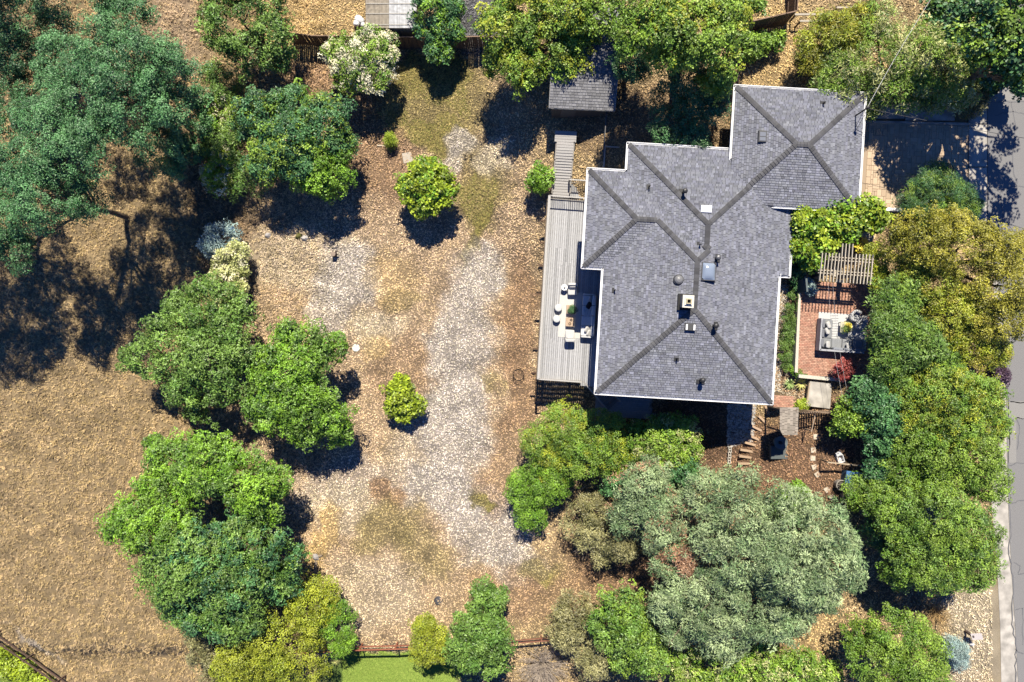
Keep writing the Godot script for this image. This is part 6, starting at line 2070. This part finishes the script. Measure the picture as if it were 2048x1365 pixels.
func make_furniture() -> void:
	var y := DECK
	var m: MB
	# rug
	m = MB.new()
	m.tint = Color(0.74, 0.72, 0.66)
	m.slab(plan([[1120, 590], [1165, 585], [1164, 678], [1116, 674]], y), y + 0.003, y + 0.018)
	single("deck_rug", "white outdoor rug under the deck furniture", "rug", m, M.cloth)
	armchair("white armchair at the upper end of the deck rug, beside the round side table", 1144, 581, 0.0)
	armchair("white armchair at the lower end of the deck rug", 1139, 671, PI)
	# round side table with a lantern
	var p := at(1129, 575, y + 0.5)
	var t := thing("side_table", "small round white side table beside the upper armchair", "table", Vector3(p.x, y, p.z))
	m = MB.new()
	m.tint = g3(0.72)
	m.lathe(Vector3.ZERO, [Vector2(0.0, 0.44), Vector2(0.22, 0.44), Vector2(0.22, 0.47), Vector2(0.0, 0.475)], 24)
	put("table_top", m, M.plain, t)
	m = MB.new()
	m.tint = g3(0.6)
	m.lathe(Vector3.ZERO, [Vector2(0.16, 0.0), Vector2(0.05, 0.03), Vector2(0.04, 0.44)], 14)
	put("leg", m, M.plain, t)
	m = MB.new()
	m.tint = Color(0.10, 0.09, 0.07)
	m.lathe(Vector3.ZERO, [Vector2(0.05, 0.0), Vector2(0.055, 0.08), Vector2(0.03, 0.14), Vector2(0.0, 0.14)], 12)
	single("small_vase", "small dark vase on the round side table", "vase", m, M.plain, Vector3(p.x + 0.02, y + 0.475, p.z + 0.02))
	# two round poufs
	for q in [[1117, 616, "round white pouf on the deck, the upper of the two"], [1113.5, 638, "round white pouf on the deck, the lower of the two"]]:
		p = at(q[0], q[1], y + 0.4)
		var o := thing("pouf", q[2], "pouf", Vector3(p.x, y, p.z), 0.0, "round white poufs")
		m = MB.new()
		m.tint = Color(0.68, 0.68, 0.66)
		m.lathe(Vector3.ZERO, [Vector2(0.23, 0.0), Vector2(0.265, 0.06), Vector2(0.27, 0.34)], 24)
		put("side", m, M.cloth, o)
		m = MB.new()
		m.tint = Color(0.74, 0.74, 0.72)
		m.lathe(Vector3.ZERO, [Vector2(0.27, 0.34), Vector2(0.25, 0.39), Vector2(0.2, 0.41), Vector2(0.0, 0.42)], 24)
		put("top", m, M.cloth, o)
	# two square wooden coffee tables
	for k in 2:
		p = at(1142.0 - 1.5 * k, 619.5 + 25.0 * k, y + 0.33)
		var o := thing("coffee_table", ["square light wood coffee table carrying the green plant", "square light wood coffee table carrying the bowl and ornaments"][k], "table", Vector3(p.x, y, p.z), -0.06, "square coffee tables")
		m = MB.new()
		m.tint = Color(0.56, 0.41, 0.28)
		for i in 5:
			m.cbox(Vector3(-0.248 + i * 0.124, 0.32, 0), Vector3(0.12, 0.03, 0.62), 0.004)
		put("table_top", m, M.wood, o)
		m = MB.new()
		m.tint = Color(0.48, 0.34, 0.22)
		for s in [-1.0, 1.0]:
			m.box(Vector3(s * 0.29, 0.15, 0), Vector3(0.035, 0.3, 0.6))
			m.box(Vector3(0, 0.15, s * 0.285), Vector3(0.54, 0.3, 0.03))
		put("apron", m, M.wood, o)
		if k == 0:
			var pot := thing("potted_plant", "round green leafy plant on the upper coffee table", "plant", Vector3(p.x + 0.03, y + 0.335, p.z + 0.02))
			m = MB.new()
			m.tint = Color(0.10, 0.10, 0.09)
			m.lathe(Vector3.ZERO, [Vector2(0.12, 0.0), Vector2(0.17, 0.1), Vector2(0.15, 0.1), Vector2(0.0, 0.09)], 16)
			put("bowl", m, M.plain, pot)
			crown(pot, "leaves", [[Vector3(0, 0.12, 0), 0.17, 0.1]], "fine", "deep", 5.0, 0.0, 0.35)
		else:
			m = MB.new()
			m.tint = Color(0.09, 0.06, 0.04)
			m.lathe(Vector3(0.02, 0, -0.12), [Vector2(0.04, 0.0), Vector2(0.09, 0.05), Vector2(0.08, 0.055), Vector2(0.0, 0.03)], 14)
			single("small_bowl", "small dark bowl on the lower coffee table", "bowl", m, M.plain, Vector3(p.x + 0.05, y + 0.335, p.z - 0.04))
			m = MB.new()
			m.tint = Color(0.14, 0.09, 0.05)
			for i in 9:
				var a := TAU * i / 9.0
				m.tube(Vector3(cos(a) * 0.08, 0.02, sin(a) * 0.08), Vector3(cos(a + 0.7) * 0.08, 0.02, sin(a + 0.7) * 0.08), 0.025, 0.025, 6)
			single("bead_chain", "ring of dark wooden beads on the lower coffee table", "ornament", m, M.wood, Vector3(p.x - 0.03, y + 0.335, p.z + 0.12))
	# long sofa
	p = at(1176, 632, y + 0.4)
	var so := thing("sofa", "long pale sofa standing along the house wall, mostly in shade", "sofa", Vector3(p.x, y, p.z), -0.06)
	m = MB.new()
	m.tint = Color(0.40, 0.33, 0.25)
	m.box(Vector3(0, 0.14, 0), Vector3(0.86, 0.14, 2.95))
	for s in [-1.0, 1.0]:
		for x in [-0.36, 0.36]:
			m.box(Vector3(x, 0.04, s * 1.38), Vector3(0.06, 0.1, 0.06))
	put("base", m, M.wood, so)
	for i in 4:
		m = MB.new()
		m.tint = Color(0.80, 0.80, 0.80)
		m.cushion(Vector3(-0.1, 0.33, -1.09 + i * 0.725), Vector3(0.68, 0.24, 0.72), Basis(), 0.2)
		put("seat_cushion", m, M.cloth, so)
		m = MB.new()
		m.tint = Color(0.82, 0.82, 0.81)
		m.cushion(Vector3(0.32, 0.58, -1.09 + i * 0.725), Vector3(0.22, 0.46, 0.70), Basis(Vector3(0, 0, 1), -0.15), 0.25)
		put("back_cushion", m, M.cloth, so)
	m = MB.new()
	m.tint = Color(0.78, 0.78, 0.77)
	m.cushion(Vector3(0.44, 0.45, 0), Vector3(0.1, 0.62, 2.95), Basis(), 0.2)
	put("backrest", m, M.cloth, so)
	for s in [-1.0, 1.0]:
		m = MB.new()
		m.tint = Color(0.78, 0.78, 0.77)
		m.cushion(Vector3(0.0, 0.38, s * 1.5), Vector3(0.86, 0.46, 0.1), Basis(), 0.2)
		put("armrest", m, M.cloth, so)
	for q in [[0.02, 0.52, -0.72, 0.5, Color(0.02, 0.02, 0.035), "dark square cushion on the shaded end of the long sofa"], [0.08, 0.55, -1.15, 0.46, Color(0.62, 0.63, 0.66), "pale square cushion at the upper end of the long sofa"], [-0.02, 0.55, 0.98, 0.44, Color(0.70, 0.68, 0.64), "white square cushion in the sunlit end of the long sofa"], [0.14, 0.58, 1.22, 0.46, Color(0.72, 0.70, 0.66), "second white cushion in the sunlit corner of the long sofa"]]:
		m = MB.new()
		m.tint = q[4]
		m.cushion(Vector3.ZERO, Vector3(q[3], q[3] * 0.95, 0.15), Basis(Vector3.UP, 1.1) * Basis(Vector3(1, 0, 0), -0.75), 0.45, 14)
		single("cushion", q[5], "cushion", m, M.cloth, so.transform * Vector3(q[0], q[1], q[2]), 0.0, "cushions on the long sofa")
	m = MB.new()
	m.tint = Color(0.58, 0.60, 0.64)
	for i in 6:
		for k in 5:
			var q := []
			for c in [[0, 0], [1, 0], [1, 1], [0, 1]]:
				var a: float = i + c[0]
				var b: float = k + c[1]
				q.append(Vector3(-0.28 + a * 0.09, 0.475 + 0.02 * sin(a * 2.1 + b * 1.3), -0.55 + b * 0.1 + 0.04 * sin(a * 1.7)))
			m.quad(q[0], q[1], q[2], q[3])
	single("throw_blanket", "crumpled pale blanket on the middle of the long sofa", "blanket", m, M.cloth, so.position + Vector3(0, 0.0, 0.1), -0.06)
	# ---- patio set
	var g := STREET + 0.13
	m = MB.new()
	m.tint = Color(0.72, 0.72, 0.70)
	m.slab(plan([[1638, 624], [1736, 632], [1732, 702], [1634, 694]], g), g - 0.01, g + 0.012)
	m.tint = Color(0.16, 0.17, 0.18)
	var rug := put("patio_rug", m, M.cloth)
	tag(rug, "white rug with rows of dark dashes under the patio seating", "rug")
	var dash := MB.new()
	dash.tint = Color(0.20, 0.21, 0.23)
	for r in 10:
		for k in 5:
			var c := at(1662 + k * 3.2 + (r % 2) * 0.8, 632 + r * 5.2, g)
			dash.cbox(Vector3(c.x, g + 0.014, c.z), Vector3(0.07 + 0.02 * ((r + k) % 3), 0.004, 0.035), 0.001)
	put("woven_dashes", dash, M.cloth, rug)
	p = at(1668, 668, g + 0.3)
	var ls := thing("sectional_sofa", "low corner sofa with grey cushions on the brick patio", "sofa", Vector3(p.x, g, p.z), -0.07)
	m = MB.new()
	m.tint = Color(0.16, 0.17, 0.19)
	m.box(Vector3(-0.6, 0.15, 0.1), Vector3(0.86, 0.18, 2.1))
	m.box(Vector3(0.45, 0.15, 0.72), Vector3(2.9, 0.17, 0.84))
	put("base", m, M.wood, ls)
	for q in [[-1.0, 0.4, 0.1, 0.12, 0.56, 2.1], [0.45, 0.4, 1.12, 2.9, 0.56, 0.12]]:
		m = MB.new()
		m.tint = Color(0.52, 0.53, 0.55)
		m.box(Vector3(q[0], q[1], q[2]), Vector3(q[3], q[4], q[5]))
		put("backrest", m, M.cloth, ls)
	for i in 3:
		m = MB.new()
		m.tint = Color(0.30, 0.31, 0.32)
		m.cushion(Vector3(-0.5, 0.32, -0.6 + i * 0.62), Vector3(0.72, 0.18, 0.62), Basis(), 0.22)
		put("seat_cushion", m, M.cloth, ls)
		m = MB.new()
		m.tint = Color(0.24, 0.25, 0.27)
		m.cushion(Vector3(-0.86, 0.52, -0.6 + i * 0.62), Vector3(0.2, 0.4, 0.6), Basis(Vector3(0, 0, 1), 0.15), 0.25)
		put("back_cushion", m, M.cloth, ls)
		m = MB.new()
		m.tint = Color(0.32, 0.33, 0.34)
		m.cushion(Vector3(0.2 + i * 0.7, 0.32, 0.66), Vector3(0.68, 0.18, 0.72), Basis(), 0.22)
		put("seat_cushion", m, M.cloth, ls)
		m = MB.new()
		m.tint = Color(0.30, 0.32, 0.36)
		m.cushion(Vector3(0.2 + i * 0.7, 0.52, 1.0), Vector3(0.66, 0.4, 0.2), Basis(Vector3(1, 0, 0), -0.15), 0.25)
		put("back_cushion", m, M.cloth, ls)
	for q in [[-0.5, 0.56, -0.55, "white square cushion at the top of the corner sofa"], [-0.55, 0.56, -0.15, "white square cushion in the middle of the corner sofa"], [-0.45, 0.56, 0.75, "cream cushion in the corner of the corner sofa"], [0.9, 0.56, 0.75, "pale cushion on the shaded arm of the corner sofa"]]:
		m = MB.new()
		m.tint = Color(0.72, 0.71, 0.68)
		m.cushion(Vector3.ZERO, Vector3(0.46, 0.44, 0.15), Basis(Vector3.UP, rnd(0.8, 2.0)) * Basis(Vector3(1, 0, 0), -0.8), 0.45, 14)
		single("cushion", q[3], "cushion", m, M.cloth, ls.transform * Vector3(q[0], q[1], q[2]), 0.0, "cushions on the corner sofa")
	p = at(1692, 655, g + 0.38)
	var ct := thing("patio_table", "square pale table with yellow flowers on the patio rug", "table", Vector3(p.x, g, p.z), -0.05)
	m = MB.new()
	m.tint = Color(0.60, 0.57, 0.42)
	for i in 5:
		m.cbox(Vector3(-0.28 + i * 0.14, 0.37, 0), Vector3(0.136, 0.03, 0.7), 0.004)
	put("table_top", m, M.wood, ct)
	for s in [-1.0, 1.0]:
		for z in [-0.3, 0.3]:
			m = MB.new()
			m.tint = Color(0.3, 0.28, 0.22)
			m.box(Vector3(s * 0.3, 0.18, z), Vector3(0.05, 0.36, 0.05))
			put("leg", m, M.wood, ct)
	var fl := thing("flower_bowl", "bowl of yellow flowers on the patio table", "flowers", Vector3(p.x + 0.04, g + 0.385, p.z + 0.02))
	m = MB.new()
	m.tint = Color(0.3, 0.28, 0.2)
	m.lathe(Vector3.ZERO, [Vector2(0.1, 0.0), Vector2(0.18, 0.1), Vector2(0.16, 0.1), Vector2(0.0, 0.08)], 16)
	put("bowl", m, M.plain, fl)
	crown(fl, "leaves", [[Vector3(0, 0.12, 0), 0.16, 0.1]], "fine", "oak", 3.0, 0.0, 0.35)
	crown(fl, "blossoms", [[Vector3(0, 0.15, 0), 0.16, 0.1]], "blossom", "flower", 3.0, 0.0, 0.5)
	for q in [[1712, 634, "round white tub chair at the upper edge of the patio rug"], [1724, 650, "round white tub chair beside the trees at the patio rug"]]:
		p = at(q[0], q[1], g + 0.4)
		var c := thing("tub_chair", q[2], "chair", Vector3(p.x, g, p.z), rnd(0.6, 1.2), "round patio tub chairs")
		m = MB.new()
		m.tint = Color(0.60, 0.61, 0.62)
		m.lathe(Vector3.ZERO, [Vector2(0.3, 0.04), Vector2(0.36, 0.3), Vector2(0.3, 0.4), Vector2(0.0, 0.42)], 20)
		put("seat", m, M.cloth, c)
		m = MB.new()
		m.tint = Color(0.64, 0.64, 0.64)
		for i in 9:
			var a := PI * i / 9.0
			var b := PI * (i + 1) / 9.0
			m.tube(Vector3(cos(a) * 0.36, 0.55, -sin(a) * 0.36), Vector3(cos(b) * 0.36, 0.55, -sin(b) * 0.36), 0.11, 0.11, 8)
		put("backrest", m, M.cloth, c)
		m = MB.new()
		m.tint = g3(0.08)
		m.lathe(Vector3.ZERO, [Vector2(0.28, 0.0), Vector2(0.28, 0.06)], 16)
		put("base", m, M.plain, c)
